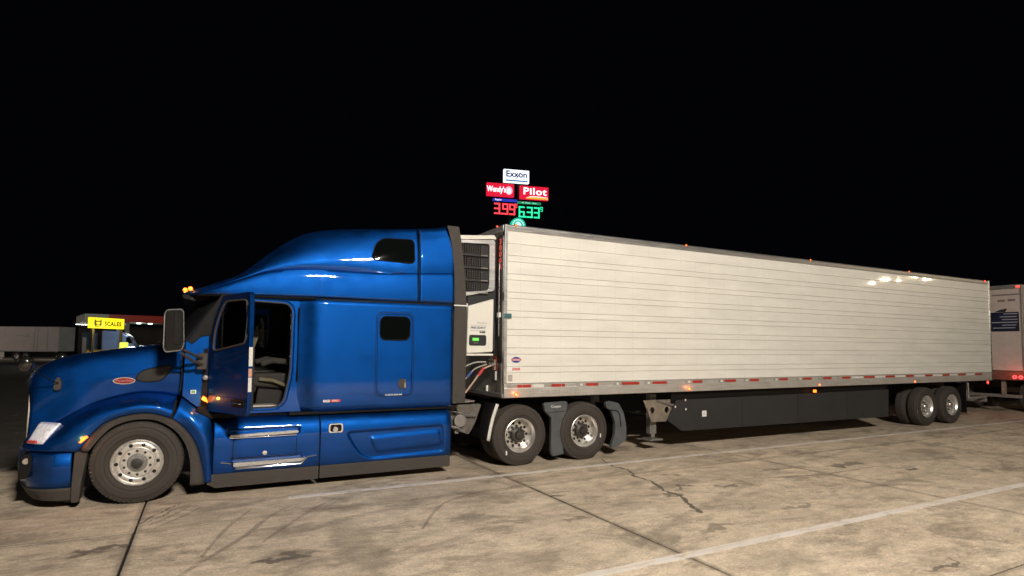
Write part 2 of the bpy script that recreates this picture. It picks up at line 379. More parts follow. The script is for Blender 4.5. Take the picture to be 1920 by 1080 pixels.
for y, x0, x1 in ((-.463, 1.75, 60), (-4.415, -8, 60), (3.49, .2, 60)):
    o = MB().box(x0, x1, y - .06, y + .06, .002, .005).build('parking_line', paintm); o['kind'] = 'structure'
# the wandering crack and two small ones
cr_pts = [(7.12, -.05), (7.0, -.45), (6.93, -.62), (6.98, -.95), (6.86, -1.25), (6.74, -1.42), (6.78, -1.75), (6.66, -2.1), (6.52, -2.35), (6.56, -2.6), (6.40, -2.9), (6.28, -3.15), (6.14, -3.46)]
def crack(pts, w0, w1):
    Q = []
    for (a, b) in zip(pts, pts[1:]):
        for k in range(6):
            t = k / 6; Q.append((a[0] + (b[0] - a[0]) * t + random.uniform(-.018, .018), a[1] + (b[1] - a[1]) * t + random.uniform(-.01, .01)))
    v = []; f = []
    for i, (x, y) in enumerate(Q):
        w = (w0 + (w1 - w0) * i / len(Q)) * random.uniform(.5, 1.5); v += [(x - w, y, .0025), (x + w, y + .004, .0025)]
    for i in range(len(Q) - 1): f.append((2 * i, 2 * i + 1, 2 * i + 3, 2 * i + 2))
    o = MB().add(v, f).build('pavement_crack', mat('crack_dirt', (.17, .14, .11), .95, var=.3, vscale=20)); o['kind'] = 'structure'
crack(cr_pts, .018, .034); crack([(.2, -.9), (.33, -.72), (.42, -.5), (.62, -.28)], .008, .012); crack([(.1, -1.0), (.25, -.62), (.4, -.35), (.5, -.15)], .01, .014)

markm = concrete('mark')
def tyre_mark(pts, w):
    P = cr([(a, b, 0) for a, b in pts], 40); v = []; f = []
    for i, p in enumerate(P):
        d = (P[min(i + 1, 39)] - P[max(i - 1, 0)]).normalized(); ww = w * (.5 + .5 * math.sin(PI * i / 39)) * random.uniform(.75, 1.15) / 2
        for sg in (-1, 1): v.append((p.x - d.y * ww * sg, p.y + d.x * ww * sg, .0015))
    for i in range(39): f.append((2 * i, 2 * i + 1, 2 * i + 3, 2 * i + 2))
    o = MB().add(v, f).build('tyre_mark', markm); o['kind'] = 'structure'
for pts, w in (([(.62, -.32), (.42, -.75), (.22, -1.05)], .05), ([(.75, -.42), (.52, -.85), (.28, -1.2)], .04), ([(1.75, -.85), (1.45, -1.25), (1.15, -1.9), (.55, -2.9), (.3, -3.7)], .07),
               ([(2.3, -.75), (2.0, -1.1), (1.6, -1.7), (1.3, -2.2)], .06), ([(1.3, -.8), (1.0, -1.5), (.75, -2.4)], .05), ([(4.3, -1.2), (3.5, -1.6), (2.9, -2.5)], .05), ([(8.2, -2.3), (9.6, -2.6), (11.2, -2.6)], .07)): tyre_mark(pts, w)

# ------------------------------------------------------------------ wheels (meshes shared)
def tyre_mesh(w=.28, R=.515, r=.29):
    p = [(0.035, r), (.012, r + .03), (.0, r + .085), (.002, R - .09), (.014, R - .045), (.028, R - .018), (.05, R - .004)]
    for gpos in (.09, .14, .19): p += [(gpos - .008, R), (gpos - .006, R - .013), (gpos + .006, R - .013), (gpos + .008, R)]
    p += [(w - .05, R - .004), (w - .028, R - .018), (w - .014, R - .045), (w, R - .09), (w, r + .085), (w - .035, r)]
    mb = MB().lathe(p, n=72)
    for k in range(3): mb.lathe([(-.0015, r + .05 + k * .05), (.003, r + .052 + k * .05), (.003, r + .056 + k * .05), (-.0015, r + .058 + k * .05)], n=60)
    # flat contact patch
    mb.v = [(x, y, max(z, -R + .012)) for x, y, z in mb.v]
    for k in range(60):      # shoulder lugs
        a = 2 * PI * k / 60; M = Matrix.Rotation(-a, 4, 'Y')
        mb.box(-.010, .010, .022, .05, R - .030, R - .0095, M=M)
    mb.v = [(x, y, max(z, -R + .012)) for x, y, z in mb.v]
    return mb.mesh('tyre', tyrem, 50)
TY = tyre_mesh()
def steer_rim():
    mb = MB().lathe([(.05, .285), (.016, .29), (.012, .284), (.018, .276), (.045, .268), (.030, .255), (.024, .235), (.026, .20), (.030, .192), (.016, .186), (.010, .18), (.008, .15), (.010, .112), (.03, .11), (.05, .08)], n=64)
    for k in range(10):
        a = 2 * PI * (k + .3) / 10; mb.cyl((.225 * math.cos(a), .0225, .225 * math.sin(a)), (.225 * math.cos(a), .05, .225 * math.sin(a)), .0225, n=14, m=1)
    return mb.mesh('wheel', [rimm, mat('hole_shadow', (.01, .01, .01), .9)], 40)
def lugs(r, y, n=10, rr=.0165, m=steel, l=.03):
    mb = MB()
    for k in range(n):
        a = 2 * PI * (k + .8) / n; mb.cyl((r * math.cos(a), y - l, r * math.sin(a)), (r * math.cos(a), y + .01, r * math.sin(a)), rr * .8, rr, n=6)
    return mb.mesh('lug_nuts', m)
def drive_rim():
    mb = MB().lathe([(.05, .285), (.012, .291), (.008, .282), (.016, .272), (.05, .264), (.058, .254), (.11, .247), (.155, .242), (.166, .230), (.164, .20), (.16, .15), (.165, .11), (.165, .02)], n=64)
    for k in range(10):
        a = 2 * PI * (k + .3) / 10; mb.cyl((.198 * math.cos(a), .1595, .198 * math.sin(a)), (.198 * math.cos(a), .19, .198 * math.sin(a)), .026, n=14, m=1)
    return mb.mesh('wheel', [rimm, MATS['hole_shadow']], 40)
RIM_S = steer_rim(); RIM_D = drive_rim()
LUG_S = lugs(.147, .008, m=grime, l=.010, rr=.019); LUG_D = lugs(.150, .155, m=grime, rr=.02)
hubmat = mat('hub_grease', (.05, .045, .04), .45, .3, var=.4, vscale=20)
HUB_S = MB().lathe([(.012, .11), (-.006, .105), (-.008, .075), (-.03, .07), (-.034, .05), (-.034, .0005)], n=32).mesh('hub', [steel])
HUBC_S = MB().lathe([(-.02, .066), (-.046, .060), (-.052, .03), (-.052, .0005)], n=24).mesh('hub_cap', [hubmat])
HUB_D = MB().lathe([(.165, .128), (.09, .125), (.075, .108), (.07, .07), (.03, .062), (.022, .0005)], n=20).mesh('hub', [hubmat])
HUB_T = MB().lathe([(.165, .10), (.05, .09), (.03, .075), (.02, .0005)], n=24).mesh('hub', [alu])
def place_wheel(parent, x, y, side, kind, dual=True, z=.515, rot=0):
    rim = {'s': RIM_S, 'd': RIM_D, 't': RIM_D}[kind]
    o = put('wheel', rim, parent, (x, y, z)); sc = 1 if side < 0 else -1
    if sc < 0: o.rotation_euler = (0, 0, PI)
    o.rotation_euler.y = rot
    def sub(n, me, loc=(0, 0, 0)):
        c = bpy.data.objects.new(n, me); COL.objects.link(c); c.parent = o; c.location = loc; return c
    sub('tyre', TY)
    if dual: sub('tyre', TY, (0, .32, 0)); sub('inner_rim', INR, (0, .32, 0))
    if kind == 's': sub('hub', HUB_S); sub('hub_cap', HUBC_S)
    else: sub('hub', HUB_D if kind == 'd' else HUB_T)
    l = sub('lug_nuts', LUG_S if kind == 's' else LUG_D); l['kind'] = 'stuff'
    return o
INR = MB().lathe([(.02, .288), (.04, .26), (.24, .26), (.26, .288)], n=40).mesh('inner_rim', grime)

# ------------------------------------------------------------------ TRACTOR
T = thing('semi_tractor', 'blue metallic sleeper semi tractor with its driver door hanging open', 'truck', (0, 1.3, 0))
# hood
ZT = [(-1.19, 1.50), (-1.165, 1.58), (-1.11, 1.675), (-1.02, 1.755), (-.90, 1.825), (-.53, 1.925), (-.15, 1.98), (.19, 2.02), (.45, 2.05)]
YS = [(-1.36, .60), (-1.22, .50), (-1.0, .45), (-.5, .38), (0, .32), (.45, .27)]
ZC = [(-1.36, .80), (-1.15, .86), (-.90, 1.01), (-.70, 1.14), (-.50, 1.25), (-.10, 1.36), (.2, 1.36), (.45, 1.31)]
YC = [(-1.36, .56), (-1.15, .46), (-.9, .42), (-.5, .38), (0, .345), (.45, .31)]
def hood_half(x):
    zt = smooth_table(ZT, x); ys = smooth_table(YS, x); zc = smooth_table(ZC, x); yc = smooth_table(YC, x)
    h = zt - zc
    pts = [(yc, zc), (ys - .005, zc + .35 * h), (ys, zt - .32), (ys + .045, zt - .14), (ys + .16, zt - .045), (.85, zt - .012), (1.3, zt)]
    w = max(0, (-.55 - x) / .8)
    out = []
    for p in cr([(0, *q) for q in pts], 26):
        k = max(0, min(1, (p.y - ys) / (1.3 - ys))); out.append((x - .22 * w * math.sin(k * PI / 2) ** .8 - .05 * w * max(0, 1.2 - p.z), p.y, p.z))
    return out
rows = [hood_half(-1.185 + 1.625 * (i / 44)) for i in range(45)]
hmb = MB().grid(rows); hood_sk = Skin(hmb); hmb.mirror()
hood = hmb.build('hood', blue, T, 45, solid=.012)
# nose face, grille
nose = rows[0]
nm = MB(); fr = [Vector(p) for p in nose]; ctr = [Vector((p.x + .02, 1.3 + (p.y - 1.3) * .55, .85 + (p.z - .80) * .9)) for p in fr]
nm.grid([fr, ctr]).mirror(); nm.build('nose_panel', blue, T, 40, solid=.008)
gm = MB().box(-1.27, -1.15, .88, 1.72, .78, 1.34).build('grille_core', black, T)
gf = MB(); 
gf.prism([(.88, .76), (1.72, .76), (1.72, .81), (.88, .81)], -1.30, -1.25, 'x'); gf.prism([(.88, 1.31), (1.72, 1.31), (1.72, 1.36), (.88, 1.36)], -1.30, -1.25, 'x'); gf.box(-1.29, -1.24, .84, .878, .76, 1.36); gf.box(-1.29, -1.24, 1.722, 1.76, .76, 1.36)
gf.build('grille_frame', chrome, T, bevel=.01)
for k in range(9): MB().cyl((-1.28, .90 + k * .1, .80), (-1.28, .90 + k * .1, 1.32), .012, n=8).build('grille_bar', alu, T)
# fenders
crease = [(-1.21, .50, .84), (-1.06, .45, .90), (-.90, .42, 1.01), (-.70, .40, 1.14), (-.50, .375, 1.25), (-.10, .345, 1.36), (.20, .335, 1.36), (.40, .32, 1.32)]
shelf = [(-1.20, .40, .80), (-1.04, .28, .84), (-.86, .20, .93), (-.67, .165, 1.07), (-.45, .145, 1.185), (-.08, .13, 1.275), (.20, .13, 1.265), (.385, .14, 1.20)]
mid_ = [(-1.19, .34, .765), (-1.01, .19, .78), (-.80, .095, .84), (-.60, .07, 1.0), (-.38, .055, 1.13), (-.06, .045, 1.215), (.19, .045, 1.205), (.37, .055, 1.13)]
lip = [(-1.18, .32, .715), (-.97, .15, .712), (-.74, .085, .705), (-.60, .075, .71), (-.46, .07, .93), (-.31, .065, 1.06), (-.04, .06, 1.135), (.17, .06, 1.12), (.345, .07, 1.055)]
A, B, Cc, D = cr(crease, 48), cr(shelf, 48), cr(mid_, 48), cr(lip, 48)
fg = [[Vector(p) for p in cr([A[i], A[i].lerp(B[i], .5) + Vector((0, 0, .004)), B[i], Cc[i], D[i]], 15)] for i in range(48)]
fmb = MB().grid(fg); fend_sk = Skin(fmb); fend_n = fmb.build('fender', blue, T, 60, solid=.014)
f2 = MB().grid(fg); f2.v = [(x, 2.6 - y, z) for x, y, z in f2.v]; f2.build('fender', blue, T, 60, solid=.014)
# fender rear piece (on the cab)
Lp = [(.365, .07, 1.045), (.46, .07, .97), (.565, .07, .85), (.64, .065, .72), (.69, .065, .58), (.735, .07, .38), (.76, .08, .19)]
Op = [(.455, .20, 1.31), (.56, .16, 1.22), (.68, .14, 1.12), (.80, .12, 1.02), (.84, .10, .75), (.85, .10, .50), (.86, .10, .19)]
Mp = [(.42, .10, 1.19), (.53, .06, 1.09), (.64, .03, .97), (.73, .025, .84), (.775, .035, .64), (.80, .05, .43), (.81, .06, .19)]
A, B, D = cr(Op, 30), cr(Mp, 30), cr(Lp, 30)
rg = [cr([A[i], B[i], D[i]], 11) for i in range(30)]
rfm = MB().grid(rg); rf_sk = Skin(MB().grid(rg)); rfm.pair('cab_step_fender', blue, T, 60, solid=.012)
# shelf filling between hood crease and fender rear, behind the split
# black arch lips
for s in (0, 1):
    out = [(-.60, .71), (-.46, .925), (-.31, 1.055), (-.04, 1.13), (.17, 1.115), (.345, 1.05), (.46, .965), (.565, .845), (.64, .715), (.69, .575), (.735, .37), (.76, .17)]
    inn = [(-.52, .69), (-.39, .875), (-.25, 1.0), (-.03, 1.062), (.17, 1.045), (.32, .97), (.43, .87), (.51, .75), (.56, .63), (.59, .48), (.60, .33), (.60, .17)]
    O_ = cr([(a, 0, b) for a, b in out], 40); I_ = cr([(a, 0, b) for a, b in inn], 40)
    mb = MB()
    gr = [[Vector((o.x, .072, o.z)), Vector((o.x * .6 + i.x * .4, .045, o.z * .6 + i.z * .4)), Vector((i.x, .055, i.z)), Vector((i.x, .12, i.z)), Vector((i.x, .50, i.z)), Vector((i.x, .85, i.z))] for o, i in zip(O_, I_)]
    mb.grid(gr)
    if s: mb.v = [(x, 2.6 - y, z) for x, y, z in mb.v]
    mb.build('wheel_arch_lip', rubber, T, 40, solid=.012)
# bumper
plan = cr([(-.68, .10, 0), (-.85, .10, 0), (-1.0, .15, 0), (-1.12, .27, 0), (-1.20, .45, 0), (-1.34, .85, 0), (-1.40, 1.3, 0)], 30)
def bump_rows(prof): return [[Vector((p.x + (1 - 0) * dx * (1.0 if i > 6 else i / 6), p.y + dy, z)) for dx, dy, z in prof] for i, p in enumerate(plan)]
mb = MB().grid(bump_rows([(.03, .04, .70), (.0, .0, .67), (-.01, -.01, .5), (.0, .0, .36), (.015, .01, .27)])).mirror(); bsk = Skin(mb); mb.build('bumper', blue, T, 50, solid=.012)
mb = MB().grid(bump_rows([(.012, .008, .262), (.02, .02, .23), (.07, .04, .12), (.16, .1, .09)])).mirror(); mb.build('air_dam', rubber, T, 50, solid=.012)
mb = MB().grid(bump_rows([(.03, .03, .712), (.02, .02, .74), (.05, .10, .745)])).mirror(); mb.build('bumper_gap_trim', black, T, 50)
mb = MB().prism(round_poly([(-.672, .08), (-.59, .08), (-.575, .30), (-.52, .70), (-.655, .70), (-.672, .30)], .03), .085, .30); mb.pair('bumper_end', rubber, T, bevel=.008)
MB().prism(round_poly([(-1.215, .38), (-1.20, .68), (-1.10, .68), (-1.07, .55), (-1.11, .40)], .04), .20, .40).build('fog_lamp_recess', black, T, bevel=.01)
MB().cyl((-1.17, .24, .60), (-1.14, .19, .60), .035, n=16).build('fog_lamp', chrome, T)
# headlight
def bil(c, u, v): a, b, c_, d = [Vector(p) for p in c]; return a.lerp(b, u).lerp(d.lerp(c_, u), v)
hc = [(-1.165, .36, .79), (-.985, .175, .795), (-.83, .26, 1.02), (-1.07, .46, 1.025)]
hg = []
for i in range(13):
    hg.append([bil(hc, i / 12, j / 8) + Vector((-.5, -.85, .1)) * .035 * (math.sin(PI * i / 12) * math.sin(PI * j / 8)) ** .35 for j in range(9)])
MB().grid(hg).build('headlight', lensm, T, 50, solid=.03)
p = bil(hc, .45, .13); MB().box(-.07, .06, -.012, .012, -.014, .014, M=Matrix.Translation(p + Vector((-.03, -.045, .0))) @ Matrix.Rotation(-.75, 4, 'Z')).build('turn_lens', redp, T)
# amber fender lamp, cowl lamp
def lamp(poly, y, name='marker_lamp', m=amber, parent=T, d=.02): return MB().prism(poly, y - d, y + .02).build(name, m, parent, bevel=.004)
yl = fend_sk.y(-.56, .84)
lamp([(-.615, .805), (-.59, .80), (-.52, .865), (-.535, .885), (-.565, .88)], yl + .005)
# hood air intake and emblem
hin = round_poly([(-.085, 1.545), (-.03, 1.655), (.10, 1.70), (.34, 1.735), (.29, 1.62), (.21, 1.535), (.05, 1.515)], .04)
hood_sk.patch(hin, .006).build('hood_vent', mat('vent_mesh', (.035, .03, .028), .7, var=.5, vscale=60, bump=.6, bscale=200), T)
hood_sk.band(hin, .014, .012, closed=True).build('hood_vent_rim', black, T)
el = [(-.205 + .125 * math.cos(a * PI / 12), 1.535 + .045 * math.sin(a * PI / 12)) for a in range(24)]
hood_sk.patch(el, .008, rings=2).build('hood_emblem', chrome, T)
el2 = [(-.205 + .112 * math.cos(a * PI / 12), 1.535 + .035 * math.sin(a * PI / 12)) for a in range(24)]
hood_sk.patch(el2, .011, rings=2).build('emblem_face', mat('emblem_red', (.26, .016, .022), .3), T)
text('emblem_lettering', 'Peterbilt', .055, mat('emblem_pink', (.6, .25, .25), .3), T, (-.205, hood_sk.y(-.205, 1.535) - .015, 1.537), (PI / 2, 0, -.09))
hood_sk.band([(.44, 1.33), (.455, 1.6), (.45, 1.9), (.45, 1.99)], .014, .006).build('hood_seam', black, T)
fend_sk.band([(.36, 1.07), (.385, 1.17), (.40, 1.28)], .02, .01).build('hood_seam', black, T)
# hood latch / cowl mirror mounts on the fender side
MB().prism(round_poly([(-.955, 1.43), (-.88, 1.42), (-.865, 1.50), (-.90, 1.60), (-.94, 1.56)], .03), hood_sk.y(-.9, 1.52) - .05, hood_sk.y(-.9, 1.52) + .02).build('hood_mirror_foot', rubber, T, bevel=.015)
MB().tube([(-.90, .36, 1.52), (-.95, .28, 1.55), (-1.05, .10, 1.66), (-1.12, -.06, 1.70)], .006).build('hood_mirror_arm', black, T)
def hood_mirror(x, y, z, sy):
    mb = MB(); G = []
    for i in range(15):
        a = PI * i / 14; G.append([Vector((.080 * math.sin(a) ** .7 * math.cos(b), (-.075 if math.cos(a) > 0 else -.035) * math.cos(a), .092 * math.sin(a) ** .7 * math.sin(b))) for b in [2 * PI * k / 24 for k in range(25)]])
    mb.grid(G); return mb.build('hood_mirror', mat('mirror_shell', (.012, .011, .01), .22, coat=.8), T, 70, loc=(x, y, z))
hood_mirror(-1.13, -.08, 1.775, 1); hood_mirror(-1.29, 2.72, 1.78, 1)
MB().tube([(-.95, 2.15, 1.55), (-1.1, 2.4, 1.66), (-1.27, 2.68, 1.76)], .012).build('hood_mirror_arm', black, T)

# ---- cab shell
YCAB = .19
opening = round_poly([(.80, 1.155), (1.70, 1.155), (1.79, 1.60), (1.80, 2.60), (1.02, 2.63), (.86, 2.30), (.80, 1.95)], .13, 6)
outer = [(.46, 1.33), (.56, 1.24), (.68, 1.14), (.80, 1.06), (2.05, 1.06), (2.05, 2.70), (.90, 2.70), (.64, 2.30), (.48, 2.04)]
pl = ring_plate(outer, [opening], YCAB, YCAB + .05); cabsk = Skin(pl)
pl.build('cab_side', blue, T, bevel=.006)
farw = ring_plate(outer, [round_poly([(.95, 1.98), (1.68, 2.02), (1.68, 2.55), (1.10, 2.55)], .08)], 2.6 - YCAB - .05, 2.6 - YCAB); farw.build('cab_side', blue, T, bevel=.006)
MB().prism([(.95, 1.98), (1.68, 2.02), (1.68, 2.55), (1.10, 2.55)], 2.37, 2.375).build('side_window', cglass, T)
# door frame trims round the opening
def offset_loop(P, d):
    cx = sum(p[0] for p in P) / len(P); cz = sum(p[1] for p in P) / len(P); out = []
    K = len(P)
    for i in range(K):
        a = Vector(P[i - 1]); b = Vector(P[(i + 1) % K]); t = (b - a)
        if t.length < 1e-6: t = Vector((1, 0))
        t.normalize(); n = Vector((t.y, -t.x)); out.append((P[i][0] + n.x * d, P[i][1] + n.y * d))
    return out
MB().tube([(a, YCAB - .012, b) for a, b in offset_loop(opening, .012)] + [(offset_loop(opening, .012)[0][0], YCAB - .012, offset_loop(opening, .012)[0][1])], .011, 6).build('door_seal', rubber, T)
lp = offset_loop(opening, .05); MB().tube([(a, YCAB - .002, b) for a, b in lp] + [(lp[0][0], YCAB - .002, lp[0][1])], .012, 6).build('door_frame_bead', blue, T)
MB().box(1.0, 1.68, .19, .34, 1.13, 1.165).build('door_sill', alur, T, bevel=.004)
MB().tube([(1.90, .155, 1.5), (1.90, .13, 1.56), (1.90, .13, 2.5), (1.90, .155, 2.56)], .011).build('grab_handle', black, T)
MB().box(1.775, 1.80, .145, .19, 1.85, 1.875).build('door_striker', chrome, T, bevel=.003)
# firewall, floor, back wall, dash, roof lining
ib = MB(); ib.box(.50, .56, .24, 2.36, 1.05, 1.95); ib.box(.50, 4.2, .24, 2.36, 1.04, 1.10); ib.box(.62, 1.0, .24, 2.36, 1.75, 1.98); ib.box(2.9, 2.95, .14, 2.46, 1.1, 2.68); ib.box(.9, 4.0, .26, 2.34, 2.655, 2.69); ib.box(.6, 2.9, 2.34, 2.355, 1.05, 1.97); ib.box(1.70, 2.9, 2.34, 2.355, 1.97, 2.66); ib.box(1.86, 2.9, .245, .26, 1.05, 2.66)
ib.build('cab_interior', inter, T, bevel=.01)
# windscreen
ws = []
for i in range(17):
    u = i / 16; y = .24 + u * 2.12; k = 1 - (2 * u - 1) ** 2
    ws.append([Vector((.47 - .30 * k + (.43 + .02 * k) * t, y + (.5 - u) * .10 * t, 2.04 + .64 * t)) for t in (0, .25, .5, .75, 1)])
MB().grid(ws).build('windscreen', glass('screen_glass', (.012, .013, .014), .04), T, 60, solid=.01)
for u in (0, 16): MB().tube([p + Vector((0, -.01 if u == 0 else .01, 0)) for p in ws[u]], .028, 8).build('windscreen_pillar', black, T)
wb = [(.44 - .31 * (1 - (2 * i / 16 - 1) ** 2), .22 + i / 16 * 2.16, 2.035) for i in range(17)]
MB().tube(wb, .03, 8).build('wiper_cowl', black, T)
# door-mounted quarter panel: blue triangle between screen and door
MB().prism([(.50, 2.06), (.90, 2.72), (1.05, 2.72), (.86, 2.42), (.78, 2.14), (.66, 2.12), (.56, 2.02)], YCAB - .015, YCAB + .01).build('pillar_trim', black, T, bevel=.004)
MB().prism([(.68, 1.18), (.79, 1.10), (.80, 1.96), (.70, 1.96)], YCAB - .012, YCAB + .01).build('hinge_pillar', black, T, bevel=.004)
# seat, armrest, passenger seat, curtain, wheel
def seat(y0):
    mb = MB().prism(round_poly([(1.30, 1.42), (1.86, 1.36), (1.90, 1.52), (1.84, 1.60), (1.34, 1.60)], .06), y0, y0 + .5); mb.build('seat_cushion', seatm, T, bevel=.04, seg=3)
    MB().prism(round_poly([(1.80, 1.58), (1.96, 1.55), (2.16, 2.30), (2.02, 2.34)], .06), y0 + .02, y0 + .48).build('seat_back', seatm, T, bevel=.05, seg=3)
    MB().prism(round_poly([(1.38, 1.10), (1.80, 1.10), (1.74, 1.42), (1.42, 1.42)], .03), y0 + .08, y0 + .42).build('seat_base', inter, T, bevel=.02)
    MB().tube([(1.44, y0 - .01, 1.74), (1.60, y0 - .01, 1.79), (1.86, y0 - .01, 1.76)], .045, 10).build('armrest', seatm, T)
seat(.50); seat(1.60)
MB().tube([(1.42, .47, 1.52), (1.6, .44, 1.50), (1.78, .45, 1.42), (1.8, .46, 1.36)], .028, 8).build('seat_belt', curt, T)
MB().prism([(1.18, 2.02), (1.32, 2.14), (1.44, 2.34), (1.45, 2.14), (1.38, 1.93), (1.24, 1.93)], 1.25, 1.27).build('sun_curtain', curt, T)
MB().box(1.12, 1.62, .27, .44, 1.105, 1.17).build('floor_step', mat('tan_floor_mat', (.25, .2, .17), .8, var=.3), T, bevel=.01)
a = [(.0 + 1.08 + .06 * math.sin(t * PI / 12), .72 + .22 * math.cos(t * PI / 12), 1.98 + .20 * math.sin(t * PI / 12)) for t in range(25)]
MB().tube(a, .014, 8).build('steering_wheel', black, T); MB().cyl((.9, .72, 1.85), (1.08, .72, 1.98), .03).build('steering_column', black, T)

# ---- open door, built flat in local coordinates then swung
DA = math.radians(63)
door = bpy.data.objects.new('door', None)
dpoly = round_poly([(0, 0), (.93, 0), (.96, .10), (.96, 1.50), (.93, 1.56), (.30, 1.54), (.16, 1.34), (.05, 1.05), (0, .76)], .04, 4)
wpoly = round_poly([(.10, .80), (.85, .905), (.895, .98), (.895, 1.46), (.38, 1.46), (.23, 1.28), (.13, 1.05)], .07, 4)
dm = ring_plate(dpoly, [wpoly], 0, .055)
door = dm.build('door', blue, T, bevel=.008)
door.location = Vector((.765, .11, 1.125)) - WL[T.name]; door.rotation_euler = (0, 0, -DA); WL[door.name] = Vector((0, 0, 0))
door['label'] = 'open blue driver door seen from outside'
def dpart(mb, n, m, **k): return mb.build(n, m, door, **k)
dpart(MB().prism(wpoly, .022, .028), 'window', cglass)
fr = MB().tube([(a, -.004, b) for a, b in wpoly + [wpoly[0]]], .014, 6); dpart(fr, 'window_seal', rubber)
dpart(MB().prism([(.26, .84), (.285, .845), (.285, 1.34), (.26, 1.32)], .01, .035), 'window_divider', black)
dpart(MB().prism(round_poly([(.60, .10), (.90, .10), (.90, .20), (.60, .20)], .03), -.012, 0), 'handle_pocket', black, bevel=.004)
dpart(MB().tube([(.63, -.025, .15), (.75, -.035, .155), (.87, -.025, .15)], .012), 'handle', chrome)
dpart(MB().box(.962, .966, .0, .05, .62, .86), 'reflective_strip', whr); dpart(MB().box(.962, .966, .0, .045, .30, .48), 'reflective_strip', whr); dpart(MB().box(.962, .966, .0, .045, .49, .59), 'reflective_strip', mat('peach_reflector', (.6, .33, .22), .4))
dpart(MB().box(.02, .94, .055, .10, .05, .86), 'inner_trim', inter, bevel=.02)
for z in (.35, .93): dpart(MB().cyl((-.02, .03, z), (-.02, .03, z + .09), .022), 'hinge', black)
dpart(MB().box(.05, .92, -.006, 0, .20, .212), 'body_line', blue, bevel=.002)

# mirror on the cowl
mirror_p = MB().prism(round_poly([(.245, 1.96), (.275, 1.90), (.46, 1.93), (.485, 2.02), (.465, 2.43), (.44, 2.47), (.27, 2.455), (.245, 2.40)], .05), -.33, -.18)
mo = mirror_p.build('side_mirror', mat('mirror_shell', (.012, .011, .01), .22, coat=.8), T, bevel=.03, seg=3)
MB().box(.475, .483, -.315, -.195, 2.16, 2.42).build('mirror_glass', mirrorm, mo); MB().box(.475, .483, -.315, -.195, 1.97, 2.13).build('mirror_glass', mirrorm, mo)
MB().prism(round_poly([(.36, 2.02), (.44, 2.01), (.445, 2.42), (.36, 2.43)], .03), -.337, -.328).build('mirror_back_trim', black, mo, bevel=.003)
mlp = [(a, -.335, b) for a, b in round_poly([(.255, 1.96), (.28, 1.915), (.455, 1.94), (.475, 2.02), (.457, 2.42), (.435, 2.455), (.275, 2.44), (.255, 2.39)], .045)]; MB().tube(mlp + [mlp[0]], .007, 6).build('mirror_rim', steel, mo)
MB().tube([(.45, -.25, 1.955), (.58, -.10, 1.88), (.68, .06, 1.83), (.70, .20, 1.82)], .02).build('mirror_arm', rubber, T)
MB().tube([(.45, -.25, 1.90), (.58, -.10, 1.80), (.68, .06, 1.745), (.70, .20, 1.74)], .02).build('mirror_arm', rubber, T)
MB().prism(round_poly([(.62, 1.68), (.74, 1.68), (.75, 1.90), (.63, 1.90)], .02), .05, .19).build('mirror_bracket', rubber, T, bevel=.01)
MB().lathe([(-.05, .0005), (-.045, .03), (0, .035), (.04, .03)], (.73, .15, 1.57), n=16).build('door_hinge_cap', steel, T)
mo2 = MB().prism(round_poly([(.245, 1.96), (.275, 1.90), (.46, 1.93), (.485, 2.02), (.465, 2.43), (.44, 2.47), (.27, 2.455), (.245, 2.40)], .05), 2.78, 2.93).build('side_mirror', rubber, T, bevel=.03, seg=3)
lamp([(.69, 1.29), (.72, 1.265), (.77, 1.24), (.75, 1.30), (.71, 1.33)], .10, m=amber2, d=.05)
MB().prism([(.56, 1.355), (.625, 1.355), (.625, 1.405), (.56, 1.405)], YCAB - .004, YCAB - .001).build('sticker', whp, T); MB().prism([(.568, 1.362), (.617, 1.362), (.617, 1.398), (.568, 1.398)], YCAB - .006, YCAB - .0045).build('sticker_print', greenp, T)
MB().prism(round_poly([(.62, 1.13), (.80, 1.02), (1.10, 1.02), (1.10, 1.07), (.82, 1.10), (.66, 1.20)], .02), .10, .30).build('step_fender_cap', black, T, bevel=.01)

# ---- sleeper lower body
YB = [(1.80, .215), (1.88, .20), (2.0, .16), (2.12, .105), (2.22, .085), (2.5, .08), (4.1, .08), (4.25, .085)]
def slp(x, z): return smooth_table(YB, x) + .02 * max(0, (1.35 - z) / .3) ** 2 + .006 * abs(z - 1.9)
xs = [1.80 + 2.46 * i / 60 for i in range(61)]; zs = [1.06 + (2.695 - 1.06) * j / 20 for j in range(21)]
sg = [[Vector((x, slp(x, z), z)) for z in zs] for x in xs]
smb = MB().grid(sg); slsk = Skin(smb)
sw = [(-1, 0)]
smb.build('sleeper_side', blue, T, 50, solid=.012)
s2 = MB().grid(sg); s2.v = [(x, 2.6 - y, z) for x, y, z in s2.v]; s2.build('sleeper_side', blue, T, 50, solid=.012)
MB().box(4.20, 4.25, .10, 2.5, 1.06, 3.98).build('sleeper_back', mat('sleeper_back_paint', (.006, .05, .2), .5, .3, var=.2), T)
MB().box(1.8, 4.2, .12, 2.48, 1.02, 1.06).build('sleeper_floor', black, T)
